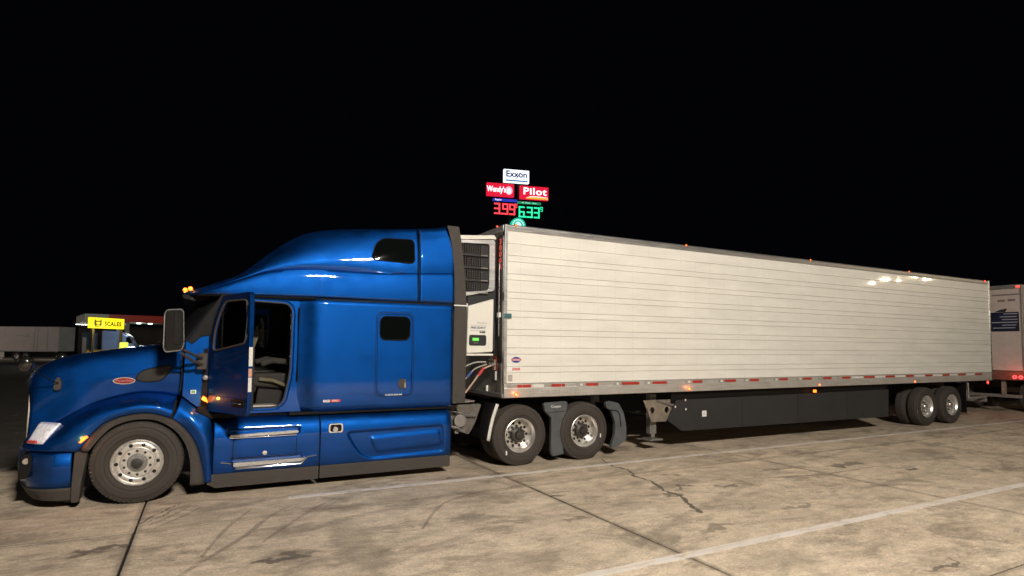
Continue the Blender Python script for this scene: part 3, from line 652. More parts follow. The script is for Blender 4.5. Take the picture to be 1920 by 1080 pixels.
# tool door with window
td = rrect(3.01, 3.60, 1.25, 2.53, .10)
slsk.band(td, .011, .0015, closed=True).build('bunk_door_seam', black, T)
MB().tube([(a, slsk.y(a, b) - .004, b) for a, b in rrect(3.035, 3.575, 1.275, 2.505, .09)] + [(3.035, slsk.y(3.035, 1.365) - .004, 1.365)], .007, 6).build('bunk_door_bead', blue, T)
wp = rrect(3.07, 3.54, 2.11, 2.47, .09)
slsk.patch(wp, .002, rings=3).build('bunk_window', dglass, T); MB().tube([(a, slsk.y(a, b) - .006, b) for a, b in wp + [wp[0]]], .010, 6).build('bunk_window_seal', black, T)
MB().prism(round_poly([(3.38, 1.36), (3.46, 1.36), (3.48, 1.43), (3.46, 1.51), (3.38, 1.51), (3.365, 1.43)], .02), .06, .078).build('bunk_door_handle_cup', rubber, T, bevel=.003)
MB().box(3.455, 3.485, .045, .062, 1.37, 1.51).build('bunk_door_handle', chrome, T, bevel=.006)
for i, (a, b) in enumerate(((3.165, 3.195), (3.205, 3.255), (3.262, 3.29), (3.298, 3.37), (3.378, 3.43))): MB().box(a, b, .069, .0705 + .006, 1.262, 1.282).build('decal_letters', whp, T)
MB().box(2.255, 2.345, .068, .074, 1.19, 1.225).build('badge', whp, T); MB().box(2.35, 2.50, .068, .074, 1.19, 1.225).build('badge', redp, T)
text('badge_number', '579', .042, bluep, T, (2.30, .066, 1.2075)); text('badge_name', 'EPIQ', .042, whp, T, (2.425, .066, 1.2075))
# ---- roof fairing
ZTOP = [(.42, 2.755), (.60, 2.82), (.80, 2.90), (1.0, 2.99), (1.16, 3.08), (1.35, 3.25), (1.53, 3.42), (1.78, 3.62), (2.01, 3.76), (2.35, 3.845), (2.8, 3.89), (3.24, 3.92), (3.7, 3.965), (4.0, 4.0), (4.27, 4.07)]
YB2 = [(.42, .62), (.55, .42), (.70, .29), (.90, .215), (1.2, .182), (1.8, .143), (2.3, .113), (2.8, .092), (3.3, .08), (4.27, .075)]
ZCR = [(.42, 2.725), (.8, 2.80), (1.14, 2.93), (1.44, 3.04), (1.8, 3.105), (2.17, 3.13), (2.95, 3.13), (3.3, 3.14), (4.27, 3.2)]
STP = [(.42, .0), (.9, .03), (1.2, .065), (1.6, .085), (2.2, .076), (2.7, .05), (3.2, .015), (3.5, .0), (4.27, 0)]
LEAN = [(.42, .30), (1.0, .30), (1.5, .30), (2.0, .25), (2.6, .145), (3.1, .09), (3.6, .06), (4.27, .02)]
def roof_half(x):
    zt = smooth_table(ZTOP, x); yb = smooth_table(YB2, x); zc = smooth_table(ZCR, x); st = smooth_table(STP, x); le = smooth_table(LEAN, x)
    zc = min(zc, zt - .03); h = zt - zc
    lo = [(yb, 2.71 if x > .7 else 2.70), (yb - .006, 2.71 + .35 * (zc - 2.71)), (yb + .002, 2.71 + .75 * (zc - 2.71)), (yb + .022, zc - .012)]
    c1 = (yb + .030 + st * .3, zc + .002)
    c2 = (yb + .012 + st + .018 * min(1, st / .05), zc + .014)
    up = [c2, (yb + st + .006 + le * .04, zc + .20 * h), (yb + st + .024 + le * .24, zc + .50 * h), (yb + st + .060 + le * .70, zc + .77 * h), (yb + st + .15 + le * 1.2, zc + .935 * h), (max(.78, yb + st + .3 + le * 1.5), zt - .018), (1.3, zt + .01)]
    return [Vector(p) for p in cr([(x, a, b) for a, b in lo], 9)] + [Vector((x, *c1))] + [Vector(p) for p in cr([(x, a, b) for a, b in up], 26)]
def roof_part(x0, x1, n, name):
    rr = [roof_half(x0 + (x1 - x0) * i / n) for i in range(n + 1)]
    mb = MB().grid(rr); sk = Skin(mb); mb.mirror(); mb.build(name, blue, T, 50, solid=.012); return sk, rr
rsk, rr = roof_part(.42, 3.675, 90, 'roof_fairing'); rsk2, rr2 = roof_part(3.69, 4.27, 16, 'roof_fairing_rear')
MB().box(.75, 3.9, .35, 2.25, 2.70, 2.705).build('roof_underside', black, T)
rw = round_poly([(2.92, 3.34), (3.60, 3.315), (3.60, 3.66), (3.56, 3.705), (3.12, 3.695), (3.0, 3.60)], .09, 5)
rsk.patch(rw, .012, rings=7, thick=.03).build('roof_window', dglass, T)
MB().tube([(a, rsk.y(a, b) - .010, b) for a, b in rw + [rw[0]]], .009, 6).build('roof_window_seal', black, T)
# seams between roof and sleeper, visor, drip rail
MB().box(3.676, 3.689, .084, .10, 2.71, 3.86).build('roof_seam', black, T)
slsk.band([(1.85, 2.692), (4.24, 2.692)], .02, .0).build('roof_seam', black, T)
MB().tube([(.60, .36, 2.695), (.80, .23, 2.695), (1.0, .175, 2.695), (1.6, .155, 2.695), (2.0, .13, 2.695), (2.12, .09, 2.695)], .018, 6).build('drip_rail', black, T)
MB().prism(round_poly([(.40, 2.70), (.75, 2.70), (.75, 2.64), (.55, 2.62), (.42, 2.655)], .01), .5, 2.1).build('sun_visor', black, T, bevel=.01)
for y in (.60, .86, 1.3, 1.74, 2.0):
    x = .50 if y in (.60, 2.0) else .43
    MB().lathe([(-.02, .0005), (-.018, .02), (0, .03), (.02, .03)], (x + (0 if y > .6 else .0), y, 2.80), n=14).build('roof_marker_lamp', amber2 if y < 1 else amber, T)
# rear extenders
MB().prism([(4.14, 3.985), (4.345, 3.985), (4.40, 3.70), (4.46, 3.2), (4.50, 2.70), (4.285, 2.70), (4.275, 3.2), (4.22, 3.7)], .075, .10).pair('cab_extender', rubber, T, bevel=.004)
MB().prism([(4.285, 2.675), (4.50, 2.675), (4.505, 2.1), (4.49, 1.10), (4.27, 1.10), (4.275, 2.0)], .075, .10).pair('cab_extender', rubber, T, bevel=.004)
MB().box(4.28, 4.52, .08, .10, 2.679, 2.697).build('extender_strip', whp, T)

# ---- chassis fairing
def fair_y(z):
    return smooth_table([(.28, .085), (.36, .065), (.5, .05), (.7, .045), (.84, .055), (.93, .09), (.985, .15), (1.02, .26)], z)
def inside(poly, x, z):
    c = False; n = len(poly)
    for i in range(n):
        (a, b), (p, q) = poly[i], poly[i - 1]
        if (b > z) != (q > z) and x < (p - a) * (z - b) / (q - b) + a: c = not c
    return c
def pdist(poly, x, z):
    d = 9; n = len(poly); P = Vector((x, z))
    for i in range(n):
        a = Vector(poly[i - 1]); b = Vector(poly[i]); t = max(0, min(1, (P - a).dot(b - a) / (b - a).length_squared)); d = min(d, (a.lerp(b, t) - P).length)
    return d if inside(poly, x, z) else -d
rec = round_poly([(2.60, .74), (4.10, .77), (4.12, .36), (2.98, .33), (2.82, .40), (2.70, .55)], .06)
inn_ = round_poly([(2.95, .645), (4.05, .68), (4.08, .46), (3.05, .42)], .05)
def fairing(x0, x1, n, nz, rsets):
    G = []
    for i in range(n + 1):
        x = x0 + (x1 - x0) * i / n; row = []
        for j in range(nz + 1):
            u = j / nz; z = .285 + .735 * (1 - (1 - u) ** 1.25) if False else .285 + .735 * u
            y = fair_y(z)
            for poly, dep, w in rsets:
                d = pdist(poly, x, z); t = max(0, min(1, (d + w) / (2 * w))); y += dep * t * t * (3 - 2 * t)
            if x > 4.15: y += (x - 4.15) ** 2 * 4
            row.append(Vector((x, y, z)))
        G.append(row)
    return G
G2 = fairing(2.225, 4.255, 130, 46, [(rec, .030, .016), (inn_, -.022, .03)])
sk2 = MB().grid(G2); f2s = Skin(sk2); sk2.build('fuel_fairing', blue, T, 60, solid=.010)
stepr = round_poly([(1.02, .865), (1.93, .865), (1.95, .80), (1.90, .755), (1.05, .755), (1.0, .80)], .03)
lowr = round_poly([(1.06, .475), (1.98, .475), (1.98, .335), (1.12, .335)], .03)
G1 = fairing(.855, 2.215, 110, 46, [(stepr, .06, .012), (lowr, .02, .02)])
sk1 = MB().grid(G1); f1s = Skin(sk1); sk1.build('step_fairing', blue, T, 60, solid=.010)
for Gx, nm_ in ((G1, 'step_fairing'), (G2, 'fuel_fairing')):
    q = MB().grid(Gx); q.v = [(x, 2.6 - y, z) for x, y, z in q.v]; q.build(nm_, blue, T, 60, solid=.01)
MB().box(2.216, 2.224, .07, .25, .29, 1.0).build('fairing_seam', black, T)
MB().box(.9, 4.25, .26, .34, 1.0, 1.06).build('fairing_top_shelf', mat('dusty_shelf', (.12, .09, .075), .8, var=.4, vscale=8), T)
tread = mat('step_tread_plate', (.62, .60, .58), .35, .9, var=.25, vscale=50, bump=.5, bscale=90)
MB().prism(round_poly([(1.04, .765), (1.91, .775), (1.93, .80), (1.90, .815), (1.06, .795)], .008), .03, .13).build('upper_step', tread, T, bevel=.006)
MB().box(1.04, 1.90, .042, .052, .747, .757).build('step_trim', chrome, T, bevel=.002)
MB().prism(round_poly([(1.10, .375), (1.95, .385), (2.03, .43), (1.10, .43)], .01), -.01, .10).build('lower_step', tread, T, bevel=.008)
MB().tube([(.95, .055, .44), (1.08, .035, .42), (1.13, -.01, .355), (1.96, -.01, .355), (2.05, .03, .44), (2.18, .05, .45)], .014, 8).build('step_trim', chrome, T)
f1s.band(rrect(1.09, 1.90, .475, .735, .02), .010, .003, closed=True).build('tool_door_seam', black, T)
MB().lathe([(-.012, .0005), (-.01, .03), (.0, .034), (.01, .034)], (1.49, .045, .53), n=20).build('tool_door_lock', chrome, T)
# filler pocket
MB().prism(rrect(2.335, 2.545, .745, .885, .035), .035, .055).build('fuel_pocket_frame', chrome, T, bevel=.006)
MB().prism(rrect(2.36, 2.52, .765, .865, .025), .030, .05).build('fuel_pocket', black, T)
MB().cyl((2.43, .01, .80), (2.43, .04, .80), .035, n=18).build('fuel_cap', alur, T)
for x0, x1, zb in ((.79, 2.215, .10), (2.23, 4.24, .105)):
    MB().prism(round_poly([(x0, .285), (x1, .285), (x1, zb), (x0 + (.10 if x0 < 1 else 0), zb), (x0, zb + .06)], .012), .075, .105).pair('rubber_skirt', rubber, T, bevel=.006)
# wheels
place_wheel(T, 0, .05, -1, 's', False, rot=.15); place_wheel(T, 0, 2.55, 1, 's', False)
WBX = 5.51
for k in (0, 1):
    place_wheel(T, WBX + 1.32 * k, .05, -1, 'd', rot=.2 + k); place_wheel(T, WBX + 1.32 * k, 2.55, 1, 'd')
ch = MB()
for y in (.86, 1.66): ch.box(-1.0, 7.5, y, y + .08, .72, 1.0)
for x in (.8, 2.6, 4.5, 5.0, 6.17, 7.45): ch.box(x - .05, x + .05, .9, 1.7, .75, .98)
for x in (0, WBX, WBX + 1.32): ch.cyl((x, .40, .515), (x, 2.2, .515), .075, n=14)
for x in (WBX, WBX + 1.32): ch.lathe([(1.1, .05), (1.15, .19), (1.3, .22), (1.45, .19), (1.5, .05)], (x, 0, .515), n=18)
for x in (WBX, WBX + 1.32):
    for s in (.72, 1.78): ch.cyl((x + .28, s + .05, .32), (x + .28, s + .05, .62), .12, n=16)
ch.box(-.6, .7, .92, 1.68, .6, 1.6)
ch.build('chassis_frame', grime, T, bevel=.006)
MB().cyl((2.3, .5, .66), (4.15, .5, .66), .31, n=28).pair('fuel_tank', steel, T)
fw = MB(); fw.box(5.75, 6.65, .85, 1.75, 1.04, 1.14); fw.build('fifth_wheel', grime, T, bevel=.02)
# deck behind the cab, battery box, quarter fender, bracket clutter
MB().prism([(4.27, .55), (4.96, .75), (4.96, 1.8), (4.27, 1.8)], 1.045, 1.065, 'z').build('catwalk_deck', mat('dusty_tread', (.42, .37, .31), .6, .3, var=.3, vscale=20, bump=.4), T, bevel=.003)
MB().prism(round_poly([(4.36, 1.03), (4.98, 1.03), (4.86, .70), (4.75, .52), (4.45, .62)], .04), .50, .53).build('side_plate', mat('scuffed_panel', (.16, .14, .12), .6, .3, var=.5, vscale=10), T, bevel=.004)
cl = MB()
for _ in range(22):
    x = random.uniform(4.3, 4.62); z = random.uniform(.55, 1.0); y = random.uniform(.42, .6); w = random.uniform(.02, .07); cl.box(x, x + w, y, y + .05, z, z + random.uniform(.01, .06))
cl.tube([(4.3, .4, .95), (4.45, .38, .93), (4.6, .4, .88), (4.85, .42, .84)], .012); cl.tube([(4.3, .42, .70), (4.5, .40, .66), (4.62, .4, .58)], .018); cl.cyl((4.34, .42, .6), (4.34, .42, .85), .05)
cl.build('bracket_clutter', steel, T); 
MB().cyl((4.55, .48, .77), (4.55, .40, .77), .11, n=22).build('air_tank_end', greyp, T, bevel=.01)
def arc(cx, cz, r, a0, a1, n): return [(cx + r * math.cos(math.radians(a0 + (a1 - a0) * i / n)), cz + r * math.sin(math.radians(a0 + (a1 - a0) * i / n))) for i in range(n + 1)]
q = [(p.x, p.z) for p in cr([(5.04, 0, 1.07), (4.985, 0, .92), (4.925, 0, .72), (4.875, 0, .47)], 10)]
mb = MB().grid([[Vector((a, .10, b)), Vector((a, .66, b))] for a, b in q]); mb.build('quarter_fender', black, T, 60, solid=.008)
q2 = [(a + .01, b) for a, b in q]
v = [Vector((a + .0, .075, b)) for a, b in q2]; v2 = [Vector((a + .055, .075, b - .02)) for a, b in q2]
MB().grid([v, v2]).build('fender_reflective_edge', whr, T, solid=.008)
# flaps between and behind the drive wheels
MB().prism(round_poly([(5.99, 1.02), (6.03, 1.045), (6.46, 1.06), (6.49, 1.03), (6.47, .87), (6.40, .78), (6.40, .20), (6.42, .13), (6.18, .10), (6.14, .18), (6.15, .78), (6.02, .89)], .03), .09, .17).build('fender_cover', flapm, T, bevel=.015)
MB().prism([(6.03, .872), (6.46, .892), (6.46, .884), (6.03, .864)], .085, .092).build('cover_crease', black, T)
text('cover_lettering', 'Cooper', .065, whp, T, (6.24, .086, .975))
MB().prism(round_poly([(7.32, 1.0), (7.42, 1.03), (7.62, .985), (7.74, .80), (7.80, .55), (7.80, .30), (7.58, .17), (7.44, .17), (7.53, .40), (7.54, .62), (7.44, .86), (7.34, .90)], .03), .08, .17).build('mud_flap', flapm, T, bevel=.015)
MB().tube([(7.44, .078, .86), (7.58, .078, .84), (7.64, .078, .76), (7.66, .078, .55)], .010, 6).build('flap_rib', black, T)
MB().box(7.56, 7.60, .19, .75, .18, .95).build('rear_flap', black, T)
# tyre size stickers
for x, z in ((5.23, .245), (7.16, .42)): MB().box(x, x + .022, .047, .0495, z - .04, z + .03).build('tyre_sticker', whp, T)
# air lines
def line(pts, r, m, n=26): MB().tube(cr(pts, n), r, 8).build('air_line', m, T)
line([(4.32, .62, 1.30), (4.50, .40, 1.60), (4.72, .30, 1.74), (4.95, .28, 1.76)], .014, mat('grey_hose', (.35, .33, .3), .6))
line([(4.30, .62, 1.06), (4.47, .5, 1.28), (4.66, .4, 1.50), (4.78, .35, 1.64), (4.98, .3, 1.72)], .012, mat('pale_hose', (.42, .38, .34), .6))
line([(4.34, .62, 1.07), (4.58, .45, 1.18), (4.76, .36, 1.42), (4.90, .32, 1.62), (5.05, .28, 1.70)], .016, mat('peach_hose', (.55, .36, .28), .6))
MB().cyl((4.66, .395, 1.50), (4.73, .365, 1.60), .022, n=10).build('blue_coupling', mat('blue_hose', (.08, .12, .35), .5), T)
MB().cyl((4.84, .34, 1.53), (4.93, .31, 1.66), .026, n=10).build('red_coupling', mat('red_hose', (.55, .06, .05), .5), T)

# ------------------------------------------------------------------ TRAILER
def reflectors(parent, xs_, z, y=-.006):
    pass
R = thing('refrigerated_trailer', 'long white refrigerated trailer with horizontal panel strips, coupled to the blue tractor', 'trailer', (5.17, 1.3, 0))
X0, X1, ZB, ZTp = 5.157, 21.307, 1.162, 4.105
core = MB().box(X0 + .03, X1 - .03, .03, 2.57, ZB + .05, ZTp - .03).build('box_body', mat('core_white', (.6, .58, .52), .5), R)
bounds = [3.995, 3.78] + [b for k in range(7) for b in (3.575 - .315 * k, 3.47 - .315 * k)] + [1.40]
panels = [(bounds[i + 1], bounds[i]) for i in range(len(bounds) - 1)]
for lo, hi in panels:
    w = hi - lo; g0 = .006
    pr = [(.022, lo + .001), (.006, lo + .0025), (.001, lo + .0075), (.001, hi - .0065), (.006, hi - .002), (.022, hi - .001)]
    nX = 54; G = [[Vector((X0 + .045 + (X1 - X0 - .09) * i / nX, y + (.0009 * math.sin(i * 1.7 + lo * 9) if 0 < j < 5 else 0), z)) for j, (y, z) in enumerate(pr)] for i in range(nX + 1)]
    MB().grid(G).build('side_panel', panelm, R, 14)
    q = MB().grid([G[0], G[-1]]); q.v = [(x, 2.6 - y, z) for x, y, z in q.v]; q.build('side_panel', panelm, R, 60)
rv = MB()
xx = X0 + .30
while xx < X1 - .1:
    for lo, hi in panels:
        for t in ((.18, .5, .82) if hi - lo > .15 else (.5,)): 
            z = lo + (hi - lo) * t; rv.add([(xx - .007, -.003, z), (xx, -.003, z - .007), (xx + .007, -.003, z), (xx, -.003, z + .007), (xx, .002, z)], [(0, 1, 2, 3)])
    xx += .405
o = rv.build('rivets', greyprint, R); o['kind'] = 'stuff'
# top rail, bottom rail, corner posts
MB().prism([(.0, 3.995), (-.004, 4.01), (-.004, 4.085), (.03, 4.112), (.2, 4.118), (.2, 4.09), (.03, 3.995)], X0 + .04, X1 - .02, 'x').pair('top_rail', alur, R, bevel=.003)
MB().box(X0 + .02, X1 - .02, .2, 2.4, 4.09, 4.108).build('roof_sheet', alur, R)
MB().prism([(-.006, 1.395), (-.006, 1.325), (-.012, 1.32), (-.012, 1.18), (-.002, 1.162), (.12, 1.162), (.12, 1.175), (.03, 1.18), (.03, 1.395)], X0, X1, 'x').pair('bottom_rail', mat('bare_aluminium_rail', (.62, .60, .57), .42, .55, var=.18, vscale=4, streak=(.6, 1, 5)), R, bevel=.002)
MB().prism([(X0 - .006, 1.40), (X0 - .006, 4.10), (X0 + .05, 4.10), (X0 + .05, 1.40)], -.008, .02).build('corner_post', alur, R, bevel=.006)
MB().box(X0 - .008, X0 + .02, .02, .06, 1.40, 4.0).build('corner_post', alu, R, bevel=.008)
MB().box(X1 - .05, X1 + .015, -.012, .10, 1.17, 4.11).build('rear_post', alu, R, bevel=.006)
MB().box(X1 + .0, X1 + .04, .10, 2.5, 1.2, 4.08).build('rear_doors', whitep, R, bevel=.004)
MB().box(X0 - .015, X0 + .04, .05, 2.55, 3.99, 4.10).build('front_header', alur, R, bevel=.008)
fwm = mat('front_wall_metal', (.36, .34, .31), .45, .5, var=.25, vscale=5, streak=(3, 3, .5))
MB().box(X0 - .002, X0 + .03, .06, 2.54, 1.17, 3.99).build('front_wall', fwm, R)
MB().box(X0 - .014, X0 - .003, .075, .235, 1.75, 3.93).build('front_black_strip', blackp, R)
MB().box(X0 - .016, X0 - .003, .075, .235, 1.17, 1.74).build('front_silver_strip', greyp, R)
MB().tube([(X0 - .03, .15, 3.44), (X0 - .03, .15, 2.2)], .007).build('marker_cable', alu, R)
MB().box(X0 - .05, X0 - .01, .11, .19, 2.52, 2.60).build('cable_clip', whp, R); MB().box(X0 - .01, X0 + .12, -.03, .03, 2.50, 2.58).build('clearance_plate', mat('teal_plate', (.1, .25, .26), .3, .5), R)
for ch_, z in zip('3000R', (3.82, 3.71, 3.60, 3.49, 3.38)): text('front_number', ch_, .125, emit('red_digits', (1, .10, .07), .6), R, (X0 - .017, .145, z), (PI / 2, 0, -PI / 2), bold=.002, sx=1.5)
for ch_, z in zip('01752', (1.88, 1.80, 1.70, 1.60, 1.50)): text('front_number', ch_, .12, blackp, R, (X0 - .019, .15, z), (PI / 2, 0, -PI / 2), bold=.002, sx=1.5)
# badges near the front corner
el = [(5.385 + .085 * math.cos(a * PI / 12), 1.80 + .050 * math.sin(a * PI / 12)) for a in range(24)]
MB().prism(el, -.006, -.001).build('maker_badge', bluep, R); MB().box(5.29, 5.48, -.008, -.0065, 1.785, 1.82).build('badge_band', mat('badge_pink', (.6, .15, .2), .4), R)
text('badge_lettering', 'Utility', .042, whp, R, (5.385, -.0095, 1.80), sx=1.3)
MB().box(5.235, 5.48, -.005, .002, 1.61, 1.675).build('model_sticker', whp, R); text('model_lettering', '3000R', .062, redp, R, (5.385, -.006, 1.64), bold=.002)
MB().box(5.232, 5.315, -.004, .002, 1.435, 1.55).build('small_sticker', greyprint, R); MB().box(5.232, 5.315, -.005, .002, 1.41, 1.435).build('small_sticker', whp, R)
# rail reflective tape
def tape(x0, x1, m): MB().box(x0, x1, -.0145, -.0065, 1.330, 1.378).build('reflective_strip', m, R)
tape(5.22, 5.40, greyr); tape(5.41, 5.50, redr); tape(5.51, 5.67, redr); tape(5.70, 5.93, whr); tape(5.93, 6.07, greyr); tape(6.08, 6.28, redr); tape(6.295, 6.36, redr)
reds = [(6.81, 7.08), (7.62, 8.03), (8.36, 8.72), (9.40, 9.66), (10.30, 10.62), (11.05, 11.32), (11.98, 12.26), (12.78, 13.08), (13.50, 13.80), (14.2, 14.52), (15.05, 15.5), (15.95, 16.35), (16.85, 17.2), (17.75, 18.1), (18.6, 18.95), (19.4, 19.8), (20.3, 20.7)]
for a, b in reds: tape(a, b, redr); tape(a - (.20 if a < 15 else .45), a - .01, greyr if a < 15 else whr)
for a, b in reds[:8]: MB().box(a - .13, a - .07, -.016, -.007, 1.335, 1.372).build('reflective_dot', whr, R)
bolts = MB()
for grp in ((5.66, 2), (5.90, 3), (6.12, 3), (6.36, 3), (6.58, 2)):
    for i in range(grp[1]):
        for z in (1.215, 1.262):
            x = grp[0] + i * .06; bolts.cyl((x, -.016, z), (x, -.010, z), .008, n=6)
for gx in [9.0 + 1.2 * k for k in range(10)]:
    for i in range(4):
        for z in (1.225, 1.268): bolts.cyl((gx + i * .08, -.015, z), (gx + i * .08, -.010, z), .008, n=6)
o = bolts.build('rail_bolts', steel, R); o['kind'] = 'stuff'
def mk(x, z, m=amber, y=-.012, r=.022):
    o = MB().lathe([(-.02, .0005), (-.016, r * .7), (0, r), (.012, r)], (x, y, z), n=12); q = o.build('marker_light', m, R); MB().lathe([(.001, r), (-.006, r * 1.5), (.01, r * 1.6)], (x, y, z), n=12).build('light_rim', redr, q); return q
orange = emit('orange_lamp', (1, .13, .03), 7)
for x in (5.385, 9.30): mk(x, 1.215, orange, r=.026)
mk(13.35, 1.205, orange, r=.022); mk(17.25, 1.20, orange, r=.022)
for x in (5.36, 9.26, 13.13, 17.15): mk(x, 4.10, emit('amber_lamp_small', (1, .2, .02), 2.2), y=-.006, r=.017)
mk(21.05, 4.08, redl, y=-.01, r=.024); mk(21.15, 1.10, redl, y=.05, r=.04)
MB().box(13.17, 13.25, -.01, .03, 1.03, 1.09).build('marker_light', amber, R, bevel=.01)
for y in (.28, 2.32): MB().lathe([(-.014, .0005), (-.012, .012), (0, .018), (.012, .018)], (X0 - .012, y, 4.11), n=12).build('marker_light', emit('red_lamp_small', (1, .1, .06), 1.2), R)
# skirt, landing gear, running gear
sk = round_poly([(9.06, .99), (8.82, .60), (9.20, .37), (16.2, .33), (16.24, 1.02)], .02)
MB().prism(sk, .085, .105).build('side_skirt', skirtm, R, bevel=.004); MB().prism(sk, 2.495, 2.515).build('side_skirt', skirtm, R, bevel=.004)
MB().box(8.95, 16.2, .125, .135, .93, 1.158).build('skirt_gap_blocker', black, R)  # added plate, blocks light passing between skirt and bottom rail
for sx_ in (10.9, 12.7, 14.5): MB().box(sx_, sx_ + .008, .0835, .0853, .36, 1.0).build('skirt_seam', black, R)
MB().box(9.74, 9.86, .079, .0845, .63, .75).build('skirt_sticker', whp, R); text('sticker_mark', '△', .08, greyprint, R, (9.80, .078, .69))
for x, z in ((9.30, .80), (9.29, .985), (9.02, .86)): MB().box(x - .015, x + .015, .078, .086, z - .02, z + .02).build('skirt_clip', whr, R)
hole = lambda x, z, r=.055: [(x + r * math.cos(a * PI / 10), z + r * 1.15 * math.sin(a * PI / 10)) for a in range(20)]
ring_plate(round_poly([(8.28, 1.0), (9.16, 1.0), (8.86, .575), (8.48, .575)], .02), [hole(8.50, .80), hole(8.87, .80)], .16, .185).build('landing_gear_bracket', tanm, R, bevel=.004)
MB().tube([(8.62, .15, .99), (9.15, .12, .84)], .022).build('landing_gear_brace', steel, R)
for s in (.30, 2.20):
    MB().box(8.56, 8.72, s, s + .12, .32, 1.1).build('landing_leg', steel, R, bevel=.006); MB().box(8.60, 8.69, s + .015, s + .105, .22, .33).build('leg_foot_tube', alu, R)
    MB().prism([(8.48, .20), (8.82, .20), (8.78, .235), (8.52, .235)], s - .1, s + .2).build('landing_foot', steel, R, bevel=.005)
MB().cyl((8.64, .4, .70), (8.64, 2.2, .70), .03).build('landing_shaft', grime, R)
un = MB()
for k in range(40): un.box(X0 + .3 + k * .40, X0 + .35 + k * .40, .30, 2.30, 1.11, 1.165)
for y in (.9, 1.6): un.box(16.0, 20.4, y, y + .1, .80, 1.08)
for x in (17.92, 19.17): un.cyl((x, .4, .515), (x, 2.2, .515), .065); un.cyl((x + .3, .9, .4), (x + .3, .9, .75), .12); un.cyl((x + .3, 1.7, .4), (x + .3, 1.7, .75), .12)
un.box(X0 + .25, 6.9, .3, 2.3, 1.14, 1.168)
o = un.build('underframe', grime, R)
for x in (17.92, 19.17): place_wheel(R, x, .04, -1, 't', rot=x); place_wheel(R, x, 2.56, 1, 't')
MB().box(20.02, 20.04, .1, .66, .25, 1.1).build('mud_flap', black, R); MB().box(20.02, 20.04, 1.94, 2.5, .25, 1.1).build('mud_flap', black, R)
MB().tube([(20.1, .08, 1.10), (20.12, .08, .66)], .025).build('guard_post', greyp, R)
MB().box(21.15, 21.25, .12, 2.48, .52, .62).build('rear_impact_guard', greyp, R, bevel=.01); 
for y in (.6, 1.9): MB().box(21.16, 21.24, y, y + .1, .62, 1.15).build('guard_post', greyp, R, bevel=.01)
MB().box(20.12, 21.2, .10, .13, .645, .70).build('side_guard_bar', greyp, R)
# ---- refrigeration unit on the nose
U0, U1 = 4.575, 5.07
MB().box(U0 + .03, X0 - .01, .30, 2.32, 1.95, 3.9).build('reefer_core', mat('unit_dark', (.02, .02, .022), .7, var=.3), R, bevel=.02)
MB().prism(round_poly([(U0, 1.905), (U1 - .01, 1.93), (U1, 2.84), (U0 + .02, 2.70)], .03), .235, .30).build('reefer_door', whitep, R, bevel=.012)
MB().box(U0 - .005, U1 - .005, .232, .30, 1.865, 1.90).build('reefer_sill', whitep, R, bevel=.008)
MB().box(U0 + .0, U0 + .05, .30, 2.3, 1.9, 2.75).build('reefer_face', whitep, R, bevel=.015)
MB().prism(round_poly([(4.34, 3.87), (4.9, 3.92), (5.06, 3.94), (5.11, 3.87), (5.0, 3.865), (4.34, 3.80)], .02), .22, .5).build('reefer_crown', whitep, R, bevel=.012)
MB().box(4.40, 5.05, .5, 2.3, 3.78, 3.92).build('reefer_crown', whitep, R, bevel=.02)
# side grille frame of silver with dark mesh bays
fpo = round_poly([(4.52, 2.86), (5.09, 2.98), (5.09, 3.86), (4.40, 3.81)], .05); fpi = round_poly([(4.50, 2.93), (4.965, 2.98), (4.985, 3.08), (4.985, 3.78), (4.44, 3.76)], .05)
ring_plate(fpo, [fpi], .245, .29).build('reefer_grille_frame', alur, R, bevel=.008)
meshm = mat('radiator_mesh', (.06, .055, .05), .6, .3, var=.85, vscale=70, bump=.8, bscale=90)
for k, z in enumerate((3.60, 3.385, 3.17, 2.96)):
    mb = MB()
    for i in range(9): mb.box(4.50 + i * .042, 4.512 + i * .042, .268, .30, z, z + .15)
    for i in range(5): mb.box(4.49, 4.86, .272, .29, z + .015 + i * .032, z + .021 + i * .032)
    mb.build('grille_bay', meshm, R)
    MB().box(4.42, 4.97, .255, .30, z - .05, z - .005).build('grille_louvre', blackp, R, bevel=.005); MB().box(4.83, 4.96, .248, .256, z - .035, z - .02).build('louvre_clip', greyp, R)
MB().prism(rrect(4.615, 4.93, 2.035, 2.215, .035), .222, .238).build('controller', blackp, R, bevel=.005)
MB().box(4.67, 4.79, .217, .223, 2.115, 2.165).build('controller_screen', greenl, R); text('screen_digits', '34.0', .045, emit('green_digits', (.6, 1, .3), 1.2), R, (4.73, .214, 2.14)); text('controller_marks', '-10 -10', .03, greyprint, R, (4.73, .219, 2.082))
MB().box(4.64, 4.93, .2335, .236, 2.295, 2.375).build('model_plate', whp, R)
text('model_lettering', 'PRECEDENT', .052, blackp, R, (4.785, .231, 2.335), bold=.001); text('model_lettering', 'S-600', .045, blackp, R, (4.86, .233, 2.262), bold=.003); text('script_lettering', 'Dumeria', .05, greyprint, R, (4.85, .233, 2.42))
for z in (2.335 + .042, 2.335 - .042): MB().box(4.635, 4.935, .230, .234, z - .003, z + .003).build('plate_border', greyprint, R)
